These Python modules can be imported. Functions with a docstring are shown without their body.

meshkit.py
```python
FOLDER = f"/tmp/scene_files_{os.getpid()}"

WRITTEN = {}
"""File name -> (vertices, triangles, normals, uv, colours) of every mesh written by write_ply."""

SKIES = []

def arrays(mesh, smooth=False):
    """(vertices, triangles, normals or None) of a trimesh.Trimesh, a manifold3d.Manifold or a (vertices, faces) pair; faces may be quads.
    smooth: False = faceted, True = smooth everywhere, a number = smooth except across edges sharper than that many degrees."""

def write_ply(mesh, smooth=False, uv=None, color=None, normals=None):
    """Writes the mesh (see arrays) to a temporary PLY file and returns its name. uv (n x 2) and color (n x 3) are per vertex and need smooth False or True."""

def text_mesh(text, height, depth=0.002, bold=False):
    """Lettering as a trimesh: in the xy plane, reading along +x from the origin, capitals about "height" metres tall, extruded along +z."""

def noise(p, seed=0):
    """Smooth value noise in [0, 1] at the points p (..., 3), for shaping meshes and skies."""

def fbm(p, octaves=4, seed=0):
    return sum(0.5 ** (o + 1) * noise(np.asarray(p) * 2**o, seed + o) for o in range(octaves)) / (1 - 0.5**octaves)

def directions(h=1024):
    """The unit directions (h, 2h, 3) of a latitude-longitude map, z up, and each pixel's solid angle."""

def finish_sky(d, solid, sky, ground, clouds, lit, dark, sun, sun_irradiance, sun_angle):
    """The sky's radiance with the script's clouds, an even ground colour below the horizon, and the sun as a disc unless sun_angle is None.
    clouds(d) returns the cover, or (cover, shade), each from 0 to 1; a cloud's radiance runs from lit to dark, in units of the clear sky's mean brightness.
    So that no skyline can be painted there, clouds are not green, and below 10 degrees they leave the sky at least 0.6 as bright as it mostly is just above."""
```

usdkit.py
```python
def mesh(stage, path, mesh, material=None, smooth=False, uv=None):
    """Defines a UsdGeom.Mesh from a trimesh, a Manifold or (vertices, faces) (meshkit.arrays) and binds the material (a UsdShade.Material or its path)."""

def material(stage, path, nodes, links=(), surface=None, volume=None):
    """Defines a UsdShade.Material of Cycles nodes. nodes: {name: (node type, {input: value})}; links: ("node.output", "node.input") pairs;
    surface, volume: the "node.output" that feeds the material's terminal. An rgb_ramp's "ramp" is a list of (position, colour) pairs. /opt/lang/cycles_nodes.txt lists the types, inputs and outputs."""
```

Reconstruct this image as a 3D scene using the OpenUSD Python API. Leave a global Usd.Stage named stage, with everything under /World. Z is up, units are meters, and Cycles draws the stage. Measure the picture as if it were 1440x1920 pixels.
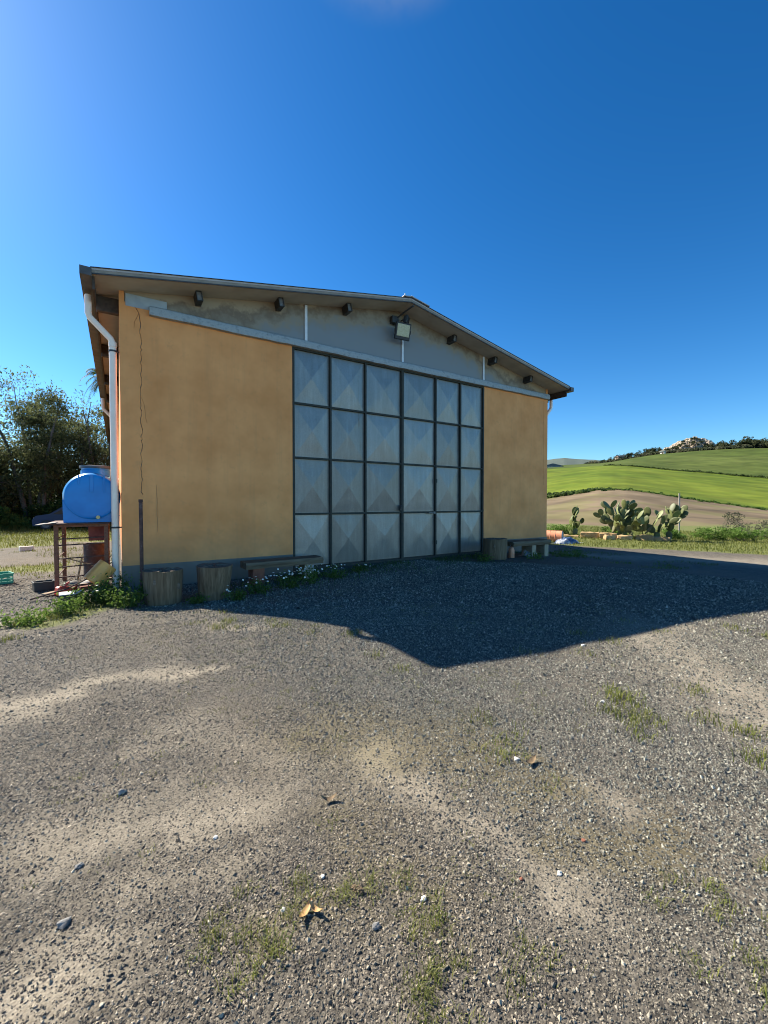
import math, numpy as np, trimesh, usdkit, meshkit
from pxr import Usd, UsdGeom, UsdLux, UsdShade, Gf, Sdf, Vt
from shapely.geometry import Polygon, LineString, box as sbox
from shapely.ops import unary_union

stage = Usd.Stage.CreateInMemory()
UsdGeom.SetStageUpAxis(stage, 'Z'); UsdGeom.SetStageMetersPerUnit(stage, 1.0)
UsdGeom.Xform.Define(stage, '/World'); UsdGeom.Scope.Define(stage, '/World/Looks')
stage.SetDefaultPrim(stage.GetPrimAtPath('/World'))
PI = math.pi
# ------------------------------------------------------------------ camera, sky, sun, exposure
YAW, PITCH = 32.5755, -1.25            # degrees to the right of +Y; up
CAM = np.array([-0.065, -10.0, 1.72])
cam = UsdGeom.Camera.Define(stage, '/World/Camera')
cam.AddTranslateOp().Set(Gf.Vec3d(*CAM))
cam.AddRotateZOp().Set(-YAW); cam.AddRotateXOp().Set(90 + PITCH)
cam.CreateHorizontalApertureAttr(36.0); cam.CreateVerticalApertureAttr(48.0)
cam.CreateFocalLengthAttr(36.0 * 781 / 1440)
cam.CreateClippingRangeAttr(Gf.Vec2f(0.05, 20000))
cam.CreateExposureAttr(1.43)
SUN = np.array([-0.556, 1.018, 1.0]); SUN /= np.linalg.norm(SUN)
SUN_EL = math.asin(SUN[2]); SUN_ROT = math.atan2(SUN[0], SUN[1])
WISP = (.335, .512, .791)
def sky():
    m = usdkit.material(stage, '/World/Looks/sky', {
        'sky': ('sky_texture', {'sky_type': 'single_scattering', 'sun_disc': False, 'sun_elevation': SUN_EL, 'sun_rotation': SUN_ROT,
                                'altitude': 300.0, 'air_density': 1.0, 'aerosol_density': 0.35, 'ozone_density': 2.0}),
        'hs': ('hsv', {'hue': 0.5, 'saturation': 1.07, 'value': 1.0, 'fac': 1.0}), 'gm': ('gamma', {'gamma': 1.2}), 'h2': ('hsv', {'hue': 0.5, 'saturation': 1.125, 'value': .92, 'fac': 1.0}), 'tm': ('vector_math', {'math_type': 'multiply', 'vector2': (.70, .885, 1.0)}),
        'tc': ('texture_coordinate', {}), 'cd': ('vector_math', {'math_type': 'subtract', 'vector2': WISP}), 'cs': ('vector_math', {'math_type': 'multiply', 'vector2': (1., 1., 2.6)}), 'cl': ('vector_math', {'math_type': 'length'}),
        'cm': ('map_range', {'range_type': 'smoothstep', 'from_min': .03, 'from_max': .15, 'to_min': 1., 'to_max': 0., 'clamp': True}), 'cn': ('noise_texture', {'scale': 9., 'detail': 6., 'roughness': .6}),
        'cr': ('map_range', {'from_min': .35, 'from_max': .75, 'to_min': 0., 'to_max': .40, 'clamp': True}), 'ck': ('math', {'math_type': 'multiply'}), 'cx': ('mix_color', {'b': (3.2, 3.6, 4.2)}),
        'bg': ('background_shader', {'strength': 0.0525})},
        [('sky.color', 'gm.color'), ('gm.color', 'hs.color'), ('hs.color', 'tm.vector1'), ('tm.vector', 'h2.color'), ('h2.color', 'cx.a'), ('tc.generated', 'cd.vector1'), ('cd.vector', 'cs.vector1'), ('cs.vector', 'cl.vector1'), ('cl.value', 'cm.value'), ('tc.generated', 'cn.vector'), ('cn.fac', 'cr.value'), ('cm.result', 'ck.value1'), ('cr.result', 'ck.value2'), ('ck.value', 'cx.fac'), ('cx.result', 'bg.color')], surface='bg.background')
    d = UsdLux.DomeLight.Define(stage, '/World/sky')
    UsdShade.MaterialBindingAPI.Apply(d.GetPrim()).Bind(m)
    d.GetPrim().SetCustomDataByKey('kind', 'structure')
sky()
sun = UsdLux.DistantLight.Define(stage, '/World/sun')
sun.CreateNormalizeAttr(True); sun.CreateIntensityAttr(1.25); sun.CreateAngleAttr(0.5); sun.CreateColorAttr(Gf.Vec3f(1.0, 0.92, 0.78))
sun.AddRotateZOp().Set(math.degrees(math.atan2(SUN[0], -SUN[1]))); sun.AddRotateXOp().Set(90 - math.degrees(SUN_EL))

# ------------------------------------------------------------------ helpers
_taken = {}
def numbered(parent, name):
    k = (parent, name); n = _taken.get(k, -1) + 1; _taken[k] = n
    return name if n == 0 else f'{name}_{n:03d}'
def tag(p, label=None, cat=None, group=None, kind=None):
    p = p.GetPrim() if hasattr(p, 'GetPrim') else p
    for k, v in (('label', label), ('category', cat), ('group', group), ('kind', kind)):
        if v: p.SetCustomDataByKey(k, v)
    return p
def thing(name, label, cat, loc=(0, 0, 0), rz=0.0, group=None, kind=None):
    x = UsdGeom.Xform.Define(stage, '/World/' + numbered('/World', name))
    x.AddTranslateOp().Set(Gf.Vec3d(*map(float, loc))); x.AddRotateZOp().Set(math.degrees(rz))
    tag(x, label, cat, group, kind); return x.GetPrim()
def obj(name, mesh, m, parent=None, smooth=False, col=None, label=None):
    pp = str(parent.GetPath()) if parent is not None else '/World'
    path = pp + '/' + numbered(pp, name)
    p = usdkit.mesh(stage, path, mesh, m, smooth)
    if col is not None:
        UsdGeom.PrimvarsAPI(p).CreatePrimvar('Col', Sdf.ValueTypeNames.Color3fArray, 'vertex').Set(Vt.Vec3fArray.FromNumpy(np.asarray(col, np.float32)))
    if label: tag(p, label)
    return p.GetPrim()
def copy_of(src, name, label, cat, loc, rz=0, group=None, scale=None):
    x = UsdGeom.Xform.Define(stage, '/World/' + numbered('/World', name))
    x.GetPrim().GetReferences().AddInternalReference(src.GetPath()); x.GetPrim().SetInstanceable(True)
    x.ClearXformOpOrder()
    x.AddTranslateOp().Set(Gf.Vec3d(*map(float, loc))); x.AddRotateZOp().Set(math.degrees(rz))
    if scale: x.AddScaleOp().Set(Gf.Vec3f(*scale))
    tag(x, label, cat, group); return x.GetPrim()
T = trimesh
def cat(ms): return T.util.concatenate([m for m in ms if m is not None])
def bx(x0, x1, y0, y1, z0, z1):
    m = T.creation.box([x1 - x0, y1 - y0, z1 - z0]); m.apply_translation([(x0 + x1) / 2, (y0 + y1) / 2, (z0 + z1) / 2]); return m
def cbx(x0, x1, y0, y1, z0, z1, c=0.01):
    """box with chamfered edges"""
    P = []
    for sx in (0, 1):
        for sy in (0, 1):
            for sz in (0, 1):
                p = np.array([(x0, x1)[sx], (y0, y1)[sy], (z0, z1)[sz]], float); d = np.array([1 - 2 * sx, 1 - 2 * sy, 1 - 2 * sz]) * c
                for k in range(3):
                    q = p + d; q[k] = p[k]; P.append(q)
    return T.convex.convex_hull(np.array(P))
def rot(m, ang, ax, pt=(0, 0, 0)):
    m.apply_transform(T.transformations.rotation_matrix(ang, ax, pt)); return m
def mv(m, *d): m.apply_translation(d); return m
def tube(pts, r, n=8, cap=True):
    pts = np.asarray(pts, float); k = len(pts); r = np.broadcast_to(np.asarray(r, float), (k,))
    tg = np.gradient(pts, axis=0); tg /= np.linalg.norm(tg, axis=1, keepdims=True)
    ref = np.array([0, 0, 1.0]) if abs(tg[0][2]) < 0.9 else np.array([1.0, 0, 0])
    u = np.cross(tg[0], ref); u /= np.linalg.norm(u); V = []
    for i in range(k):
        u = u - tg[i] * (u @ tg[i]); u /= np.linalg.norm(u); w = np.cross(tg[i], u)
        a = np.arange(n) * 2 * PI / n
        V.append(pts[i] + r[i] * (np.cos(a)[:, None] * u + np.sin(a)[:, None] * w))
    V = np.vstack(V); F = []
    for i in range(k - 1):
        for j in range(n):
            a, b, c, d = i * n + j, i * n + (j + 1) % n, (i + 1) * n + (j + 1) % n, (i + 1) * n + j
            F += [[a, b, c], [a, c, d]]
    if cap:
        V = np.vstack([V, pts[0], pts[-1]]); c0, c1 = len(V) - 2, len(V) - 1
        for j in range(n):
            F += [[c0, (j + 1) % n, j], [c1, (k - 1) * n + j, (k - 1) * n + (j + 1) % n]]
    return T.Trimesh(V, np.array(F), process=False)
def lathe(prof, n=24, axis='z'):
    m = T.creation.revolve(np.array(prof, float), sections=n)
    return m
def xz_extrude(poly, y0, y1):
    """shapely polygon in (x, z) extruded from y0 to y1"""
    ps = list(getattr(poly, 'geoms', [poly])); out = []
    for p in ps:
        m = T.creation.extrude_polygon(p, y1 - y0, engine='earcut')
        v = m.vertices.copy(); m = T.Trimesh(np.stack([v[:, 0], y1 - v[:, 2], v[:, 1]], 1), m.faces, process=False); out.append(m)
    return cat(out)
def sst(a, b, x):
    t = np.clip((np.asarray(x, float) - a) / (b - a), 0, 1); return t * t * (3 - 2 * t)
def gz(x, y):
    x = np.asarray(x, float); y = np.asarray(y, float)
    z = -0.10 * np.exp(-((x - 0.8) / 3) ** 2 - ((y + 1.8) / 2.2) ** 2) - 0.3 * sst(10.5, 16, x) * sst(-12, -6, y) * (1 - sst(300, 900, x))
    p = np.stack([x * .45, y * .45, x * 0], -1); q = np.stack([x * 1.7, y * 1.7, x * 0 + 3], -1)
    near = np.exp(-((x - 3) / 40) ** 2 - (y / 40) ** 2)
    return z + near * ((meshkit.noise(p, 5) - .5) * .05 + (meshkit.noise(q, 9) - .5) * .03)
def on(x, y, dz=0.0): return (x, y, float(gz(x, y)) + dz)

# ------------------------------------------------------------------ materials
_m = {}
def M(name, nodes, links, surface='p.BSDF'):
    if name not in _m: _m[name] = usdkit.material(stage, '/World/Looks/' + name, nodes, links, surface=surface)
    return _m[name]
def mottled(name, c1, c2, scale=3.0, rough=0.7, metal=0.0, bump=0.15, bscale=60.0, detail=6.0, c3=None, lo=.35, hi=.65, spec=None, bdist=0.01):
    ramp = [(lo, c1), (hi, c2)] if c3 is None else [(lo, c1), ((lo + hi) / 2, c2), (hi, c3)]
    n = {'g': ('geometry', {}), 'n': ('noise_texture', {'scale': scale, 'detail': detail, 'roughness': .62}), 'r': ('rgb_ramp', {'ramp': ramp}),
         'n2': ('noise_texture', {'scale': bscale, 'detail': 4.0}), 'b': ('bump', {'strength': bump, 'distance': bdist}),
         'p': ('principled_bsdf', {'roughness': rough, 'metallic': metal, **({} if spec is None else {'specular_ior_level': spec})})}
    return M(name, n, [('g.position', 'n.vector'), ('g.position', 'n2.vector'), ('n.fac', 'r.fac'), ('r.color', 'p.base_color'), ('n2.fac', 'b.height'), ('b.normal', 'p.normal')])
def coloured(name, rough=.85, bump=.3, bscale=120., spec=.3, trans=0.0, var=.25, vscale=8.):
    """base colour from the mesh's own Col primvar, with noise"""
    n = {'g': ('geometry', {}), 'a': ('attribute', {'attribute': 'Col'}), 'n': ('noise_texture', {'scale': vscale, 'detail': 5.0}),
         'mr': ('map_range', {'from_min': .3, 'from_max': .7, 'to_min': 1 - var, 'to_max': 1 + var}), 'mx': ('vector_math', {'math_type': 'multiply'}),
         'n2': ('noise_texture', {'scale': bscale, 'detail': 3.0}), 'b': ('bump', {'strength': bump, 'distance': .01}),
         'p': ('principled_bsdf', {'roughness': rough, 'specular_ior_level': spec})}
    l = [('g.position', 'n.vector'), ('g.position', 'n2.vector'), ('n.fac', 'mr.value'), ('a.color', 'mx.vector1'), ('mr.result', 'mx.vector2'), ('mx.vector', 'p.base_color'), ('n2.fac', 'b.height'), ('b.normal', 'p.normal')]
    if trans:
        n['t'] = ('translucent_bsdf', {}); n['x'] = ('mix_closure', {'fac': trans})
        l += [('mx.vector', 't.color'), ('p.BSDF', 'x.closure1'), ('t.BSDF', 'x.closure2')]
        return M(name, n, l, 'x.closure')
    return M(name, n, l)
def plaster(name, c1, c2, dirt, dirt_amt=.35):
    n = {'g': ('geometry', {}), 'n': ('noise_texture', {'scale': 1.1, 'detail': 8.0, 'roughness': .6}), 'r': ('rgb_ramp', {'ramp': [(.3, c1), (.7, c2)]}),
         'mp': ('mapping', {'scale': (5.0, 5.0, .35)}), 'n3': ('noise_texture', {'scale': 1.0, 'detail': 6.0, 'roughness': .65}), 'r3': ('map_range', {'from_min': .52, 'from_max': .8, 'to_min': 0., 'to_max': dirt_amt, 'clamp': True}),
         'x': ('mix_color', {'b': dirt}),
         'n4': ('noise_texture', {'scale': 5.0, 'detail': 8.0, 'roughness': .7}), 'r4': ('map_range', {'from_min': .55, 'from_max': .72, 'to_min': 0., 'to_max': .35, 'clamp': True}), 'x4': ('mix_color', {'b': dirt}),
         'n2': ('noise_texture', {'scale': 130.0, 'detail': 5.0}), 'b': ('bump', {'strength': .35, 'distance': .004}), 'nb': ('noise_texture', {'scale': 2.2, 'detail': 3.0}), 'b2': ('bump', {'strength': .35, 'distance': .03}),
         'sz': ('separate_xyz', {}), 'ns': ('noise_texture', {'scale': 2.4, 'detail': 8., 'roughness': .7}), 'za': ('math', {'math_type': 'multiply_add', 'value2': 1.5}), 'rz': ('map_range', {'from_min': 1.15, 'from_max': 2.1, 'to_min': .42, 'to_max': 0., 'clamp': True}), 'x5': ('mix_color', {'b': (.20, .13, .075)}),
         'p': ('principled_bsdf', {'roughness': .88, 'specular_ior_level': .25})}
    return M(name, n, [('g.position', k) for k in ('n.vector', 'mp.vector', 'n2.vector', 'n4.vector', 'nb.vector')] + [('mp.vector', 'n3.vector'), ('n.fac', 'r.fac'), ('r.color', 'x.a'), ('n3.fac', 'r3.value'), ('r3.result', 'x.fac'),
        ('x.result', 'x4.a'), ('n4.fac', 'r4.value'), ('r4.result', 'x4.fac'), ('g.position', 'sz.vector'), ('g.position', 'ns.vector'), ('ns.fac', 'za.value1'), ('sz.z', 'za.value3'), ('za.value', 'rz.value'), ('rz.result', 'x5.fac'), ('x4.result', 'x5.a'), ('x5.result', 'p.base_color'), ('nb.fac', 'b2.height'), ('n2.fac', 'b.height'), ('b2.normal', 'b.normal'), ('b.normal', 'p.normal')])
ochre = plaster('ochre_plaster', (.64, .24, .076), (.84, .35, .125), (.42, .20, .085), .34)
skirt_m = plaster('skirting_paint', (.10, .105, .105), (.15, .155, .155), (.07, .065, .055), .6)
beam_m = mottled('weathered_concrete', (.17, .185, .19), (.33, .34, .33), 9, .85, bump=.5, bscale=50, c3=(.25, .26, .26), lo=.3, hi=.7)
def gable_mat():
    # blue grey cement sheet, brown stained along its upper edge and towards the corners (stains keep to the sheet)
    n = {'g': ('geometry', {}), 's': ('separate_xyz', {}), 'n': ('noise_texture', {'scale': 1.6, 'detail': 8.0, 'roughness': .65}), 'n2': ('noise_texture', {'scale': 9., 'detail': 6.0}),
         'dx': ('math', {'math_type': 'subtract', 'value2': 6.9}), 'ab': ('math', {'math_type': 'absolute'}), 'sl': ('math', {'math_type': 'multiply', 'value2': .183}),
         'h': ('math', {'math_type': 'add'}), 'mr': ('map_range', {'from_min': 6.40, 'from_max': 7.35, 'to_min': -.12, 'to_max': .45}), 'far': ('map_range', {'from_min': 2.6, 'from_max': 4.4, 'to_min': 0., 'to_max': .22, 'clamp': True}),
         'a1': ('math', {'math_type': 'add'}), 'a2': ('math', {'math_type': 'add'}), 'r': ('rgb_ramp', {'ramp': [(.50, (.21, .215, .215)), (.62, (.22, .205, .185)), (.72, (.26, .21, .15)), (.88, (.17, .12, .08)), (1., (.32, .235, .15))]}),
         'b': ('bump', {'strength': .3, 'distance': .006}), 'p': ('principled_bsdf', {'roughness': .7, 'specular_ior_level': .35})}
    return M('stained_cement_sheet', n, [('g.position', 's.vector'), ('g.position', 'n.vector'), ('g.position', 'n2.vector'), ('s.x', 'dx.value1'), ('dx.value', 'ab.value1'), ('ab.value', 'sl.value1'), ('s.z', 'h.value1'), ('sl.value', 'h.value2'),
        ('h.value', 'mr.value'), ('ab.value', 'far.value'), ('mr.result', 'a1.value1'), ('far.result', 'a1.value2'), ('a1.value', 'a2.value1'), ('n.fac', 'a2.value2'), ('a2.value', 'r.fac'), ('r.color', 'p.base_color'), ('n2.fac', 'b.height'), ('b.normal', 'p.normal')])
gable_m = gable_mat()
soffit_m = mottled('soffit_sheet', (.38, .33, .26), (.47, .42, .34), 2, .8, bump=.05)
fascia_m = mottled('fascia_tan', (.22, .165, .115), (.29, .22, .16), 6, .6)
flash_m = mottled('dark_flashing', (.03, .026, .024), (.06, .05, .045), 8, .5)
roof_m = mottled('roof_sheet', (.36, .30, .26), (.45, .38, .33), 3, .5)
gutter_m = mottled('gutter_brown', (.06, .05, .045), (.11, .095, .085), 5, .5)
timber_m = mottled('dark_timber', (.035, .022, .015), (.075, .05, .035), 12, .8)
steel_dark = mottled('dark_steel', (.018, .018, .018), (.045, .04, .036), 15, .5)
steel_mid = mottled('grey_steel', (.10, .09, .085), (.16, .15, .14), 15, .45)
pvc_m = mottled('pale_pvc', (.88, .64, .50), (.92, .72, .58), 3, .45, bump=.03)
strip_m = mottled('white_strip', (.55, .56, .57), (.68, .68, .68), 6, .6)
frame_m = mottled('door_frame_paint', (.012, .016, .013), (.03, .03, .022), 10, .85, c3=(.05, .022, .014), lo=.3, hi=.75)
def galv():
    n = {'g': ('geometry', {}), 'mp': ('mapping', {'scale': (9., 9., .9)}), 'n': ('noise_texture', {'scale': 1., 'detail': 8., 'roughness': .65}), 'r': ('rgb_ramp', {'ramp': [(.24, (.20, .13, .085)), (.33, (.235, .21, .18)), (.55, (.26, .235, .21)), (.75, (.30, .28, .25))]}),
         'oi': ('object_info', {}), 'mr': ('map_range', {'from_min': 0., 'from_max': 1., 'to_min': .82, 'to_max': 1.12}), 'mx': ('vector_math', {'math_type': 'multiply'}),
         'v': ('voronoi_texture', {'scale': 40.}), 'mr2': ('map_range', {'from_min': 0., 'from_max': 1., 'to_min': .93, 'to_max': 1.07}), 'mx2': ('vector_math', {'math_type': 'multiply'}),
         'n2': ('noise_texture', {'scale': 5., 'detail': 3.}), 'b': ('bump', {'strength': .25, 'distance': .01}),
         'p': ('principled_bsdf', {'metallic': .75, 'roughness': .38})}
    return M('galvanised_sheet', n, [('g.position', 'mp.vector'), ('mp.vector', 'n.vector'), ('g.position', 'v.vector'), ('g.position', 'n2.vector'), ('n.fac', 'r.fac'), ('oi.random', 'mr.value'), ('r.color', 'mx.vector1'), ('mr.result', 'mx.vector2'),
        ('v.color', 'mr2.value'), ('mx.vector', 'mx2.vector1'), ('mr2.result', 'mx2.vector2'), ('mx2.vector', 'p.base_color'), ('n2.fac', 'b.height'), ('b.normal', 'p.normal')])
galv_m = galv()
rust_m = mottled('rusty_steel', (.10, .028, .014), (.20, .065, .03), 14, .75, bump=.4, c3=(.06, .02, .012), lo=.3, hi=.7)
rust_dark = mottled('dark_rust', (.03, .014, .010), (.085, .03, .02), 9, .8, bump=.4, c3=(.16, .13, .11), lo=.3, hi=.8)
blue_pl = mottled('blue_plastic', (.003, .155, .43), (.006, .20, .52), 2, .32, bump=.03, bscale=8)
navy_m = mottled('navy_paint', (.003, .012, .06), (.005, .016, .08), 3, .4, bump=.02)
black_pl = mottled('black_plastic', (.012, .012, .013), (.022, .022, .023), 6, .5)
glass_dk = mottled('dark_glass', (.01, .012, .015), (.015, .017, .02), 2, .08, bump=0.)
lens_m = mottled('lamp_lens', (.40, .35, .2), (.5, .46, .3), 25, .25, bump=.1)
wood_grey = None
def wood(name, c1, c2, c3, axis='z'):
    sc = {'z': (14., 14., 1.2), 'x': (1.2, 14., 14.)}[axis]
    n = {'t': ('texture_coordinate', {}), 'mp': ('mapping', {'scale': sc}), 'n': ('noise_texture', {'scale': 1.3, 'detail': 8., 'roughness': .7, 'distortion': .4}), 'r': ('rgb_ramp', {'ramp': [(.3, c1), (.5, c2), (.72, c3)]}),
         'b': ('bump', {'strength': .6, 'distance': .012}), 'p': ('principled_bsdf', {'roughness': .9, 'specular_ior_level': .2})}
    return M(name, n, [('t.object', 'mp.vector'), ('mp.vector', 'n.vector'), ('n.fac', 'r.fac'), ('r.color', 'p.base_color'), ('n.fac', 'b.height'), ('b.normal', 'p.normal')])
stump_m = wood('weathered_stump', (.06, .038, .022), (.125, .087, .053), (.20, .143, .093))
stumptop_m = wood('stump_end_grain', (.05, .04, .03), (.13, .10, .075), (.20, .16, .12), 'x')
slab_m = wood('slab_timber', (.06, .042, .026), (.125, .092, .06), (.18, .14, .095), 'x')
plank_m = wood('old_plank', (.16, .12, .08), (.28, .21, .14), (.36, .28, .2), 'x')
block_m = mottled('pale_block', (.24, .19, .13), (.33, .27, .19), 8, .9, bump=.5)
redbrick_m = mottled('red_brick', (.15, .05, .03), (.22, .085, .05), 8, .9, bump=.5)
tan_block = mottled('tan_tuff', (.32, .2, .09), (.42, .29, .15), 7, .92, bump=.7, bscale=30, c3=(.24, .15, .075), lo=.3, hi=.72)
stone_grey = mottled('grey_stone', (.10, .10, .10), (.24, .235, .225), 30, .85, bump=.5)
stone_pale = mottled('pale_stone', (.5, .48, .43), (.66, .63, .58), 25, .85, bump=.4)
orange_m = mottled('faded_orange', (.55, .20, .10), (.64, .29, .17), 5, .6, bump=.1)
yellow_pl = mottled('yellowed_plastic', (.78, .29, .055), (.85, .38, .09), 5, .5, bump=.1)
red_pl = mottled('red_plastic', (.5, .035, .02), (.6, .06, .03), 6, .45)
green_pl = mottled('green_plastic', (.02, .22, .14), (.03, .28, .18), 6, .45)
white_pl = mottled('white_plastic', (.6, .6, .6), (.72, .72, .71), 6, .5)
tarp_b = mottled('blue_tarp', (.03, .07, .16), (.05, .10, .22), 8, .5)
bark_m = mottled('bark', (.06, .048, .04), (.13, .105, .085), 9, .9, bump=.6)
petal_m = mottled('white_petals', (.7, .7, .66), (.8, .8, .77), 6, .7)
dryleaf_m = mottled('dry_leaf', (.30, .17, .06), (.42, .26, .11), 20, .7)
cone_m = mottled('dry_cone', (.10, .07, .04), (.19, .13, .07), 40, .85)
cactus_m = coloured('cactus_skin', .55, .1, 60., .4, 0, .18, 9.)
leaf_m = coloured('foliage', .65, 0., 50., .12, .45, .3, 1.5)
grass_m = coloured('grass_blades', .6, 0., 50., .3, .35, .25, 2.)
stones_m = coloured('gravel_stones', .8, .5, 300., .35, 0, .3, 150.)
field_far = coloured('field', .95, .5, 3., .1, 0, .25, .12)
rock_m = mottled('outcrop_rock', (.13, .105, .08), (.38, .32, .25), .22, .95, bump=1., bscale=.8, bdist=.6, c3=(.24, .18, .125), lo=.3, hi=.7)

# ------------------------------------------------------------------ ground zones (world places of sand, moss, grass)
def seg_d(x, y, pts):
    d = np.full(np.shape(x), 1e9)
    for (ax, ay), (bx_, by) in zip(pts[:-1], pts[1:]):
        vx, vy = bx_ - ax, by - ay
        t = np.clip(((x - ax) * vx + (y - ay) * vy) / (vx * vx + vy * vy + 1e-9), 0, 1)
        d = np.minimum(d, np.hypot(x - ax - t * vx, y - ay - t * vy))
    return d
SAND = [([(-.9, -5.44), (-.58, -5.25), (-.18, -5.07), (.28, -5.16), (.77, -5.35)], .17, 1.), ([(-1.3, -5.9), (-.7, -5.5)], .25, .8), ([(.11, -6.59), (.49, -6.87)], .14, .6), ([(-.36, -7.31), (-.01, -7.36), (.6, -7.58)], .24, .75),
        ([(-.1, -7.75), (.42, -7.93)], .12, .6), ([(-.34, -8.01), (-.07, -8.09)], .09, .8), ([(-.45, -8.15), (-.26, -8.26)], .13, 1.1), ([(6.2, -7.2), (5.61, -7.46), (5.01, -8.09), (4.48, -8.83)], .62, .8),
        ([(1.45, -7.6), (1.55, -8.26), (1.69, -8.66), (1.5, -9.0)], .16, .85), ([(2.2, -8.5), (2.25, -8.7)], .12, .7), ([(.77, -7.2), (.41, -6.43)], .25, .45), ([(1.0, -3.4), (1.6, -4.2)], .25, .6), ([(-.8, -1.6), (-1.9, -2.2)], .3, .7), ([(13.4, .2), (16.2, -2.2), (18.6, -5.5)], 1.1, .8)]
MOSS = [([(1.3, -7.2), (1.99, -7.79)], .38, .9), ([(2.15, -8.04), (2.06, -8.37)], .2, 1.), ([(1.85, -8.84), (2.33, -8.99)], .17, .9), ([(1.1, -8.0), (1.0, -8.6)], .25, .5), ([(.45, -8.4), (.65, -8.4)], .15, .7)]
def amount(x, y, L):
    wx = (meshkit.fbm(np.stack([x * 2.3, y * 2.3, x * 0], -1), 4, 31) - .5) * .5; wy = (meshkit.fbm(np.stack([x * 2.3, y * 2.3, x * 0 + 9], -1), 4, 47) - .5) * .5
    a = np.zeros(np.shape(x))
    for pts, r, s in L: a = np.maximum(a, s * np.exp(-(seg_d(x + wx, y + wy, pts) / r) ** 2))
    return a
def grassy(x, y):
    """how much turf covers the ground: meadow at the left and behind, verge at the right around the cactus"""
    w = (meshkit.fbm(np.stack([x * .7, y * .7, x * 0], -1), 4, 71) - .5) * 5
    left = sst(11.0, 13.0, y + w * .9) * (1 - sst(-1., 1., x))
    left = np.maximum(left, (1 - sst(-.9, -.3, np.abs(y - 4 + w * .5) - 1.4)) * (1 - sst(-1.4, -.9, x)) * .75)
    left = np.maximum(left, np.exp(-(seg_d(x, y, [(-.2, -.9), (-1.0, -2.0), (-1.6, -2.6), (-3, -4)]) / .42) ** 2) * sst(-.9, .4, w) * 1.2)
    v = (y + 1.9) * .55 + (x - 20.0)
    right = sst(-.9, .6, v + w * .25) * sst(13.9, 14.4, x)
    back = sst(26, 27, y)
    return np.clip(np.maximum(np.maximum(left, right), back), 0, 1)
def graded(lo, hi, fine, step, mid, mstep, far):
    a = np.arange(fine[0], fine[1], step); b0 = np.arange(mid[0], fine[0], mstep); b1 = np.arange(fine[1], mid[1], mstep)
    g0 = -np.geomspace(-mid[0] + 2, -lo, far)[::-1]; g1 = np.geomspace(mid[1] + 2, hi, far)
    return np.unique(np.round(np.concatenate([g0, b0, a, b1, g1]), 4))
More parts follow.
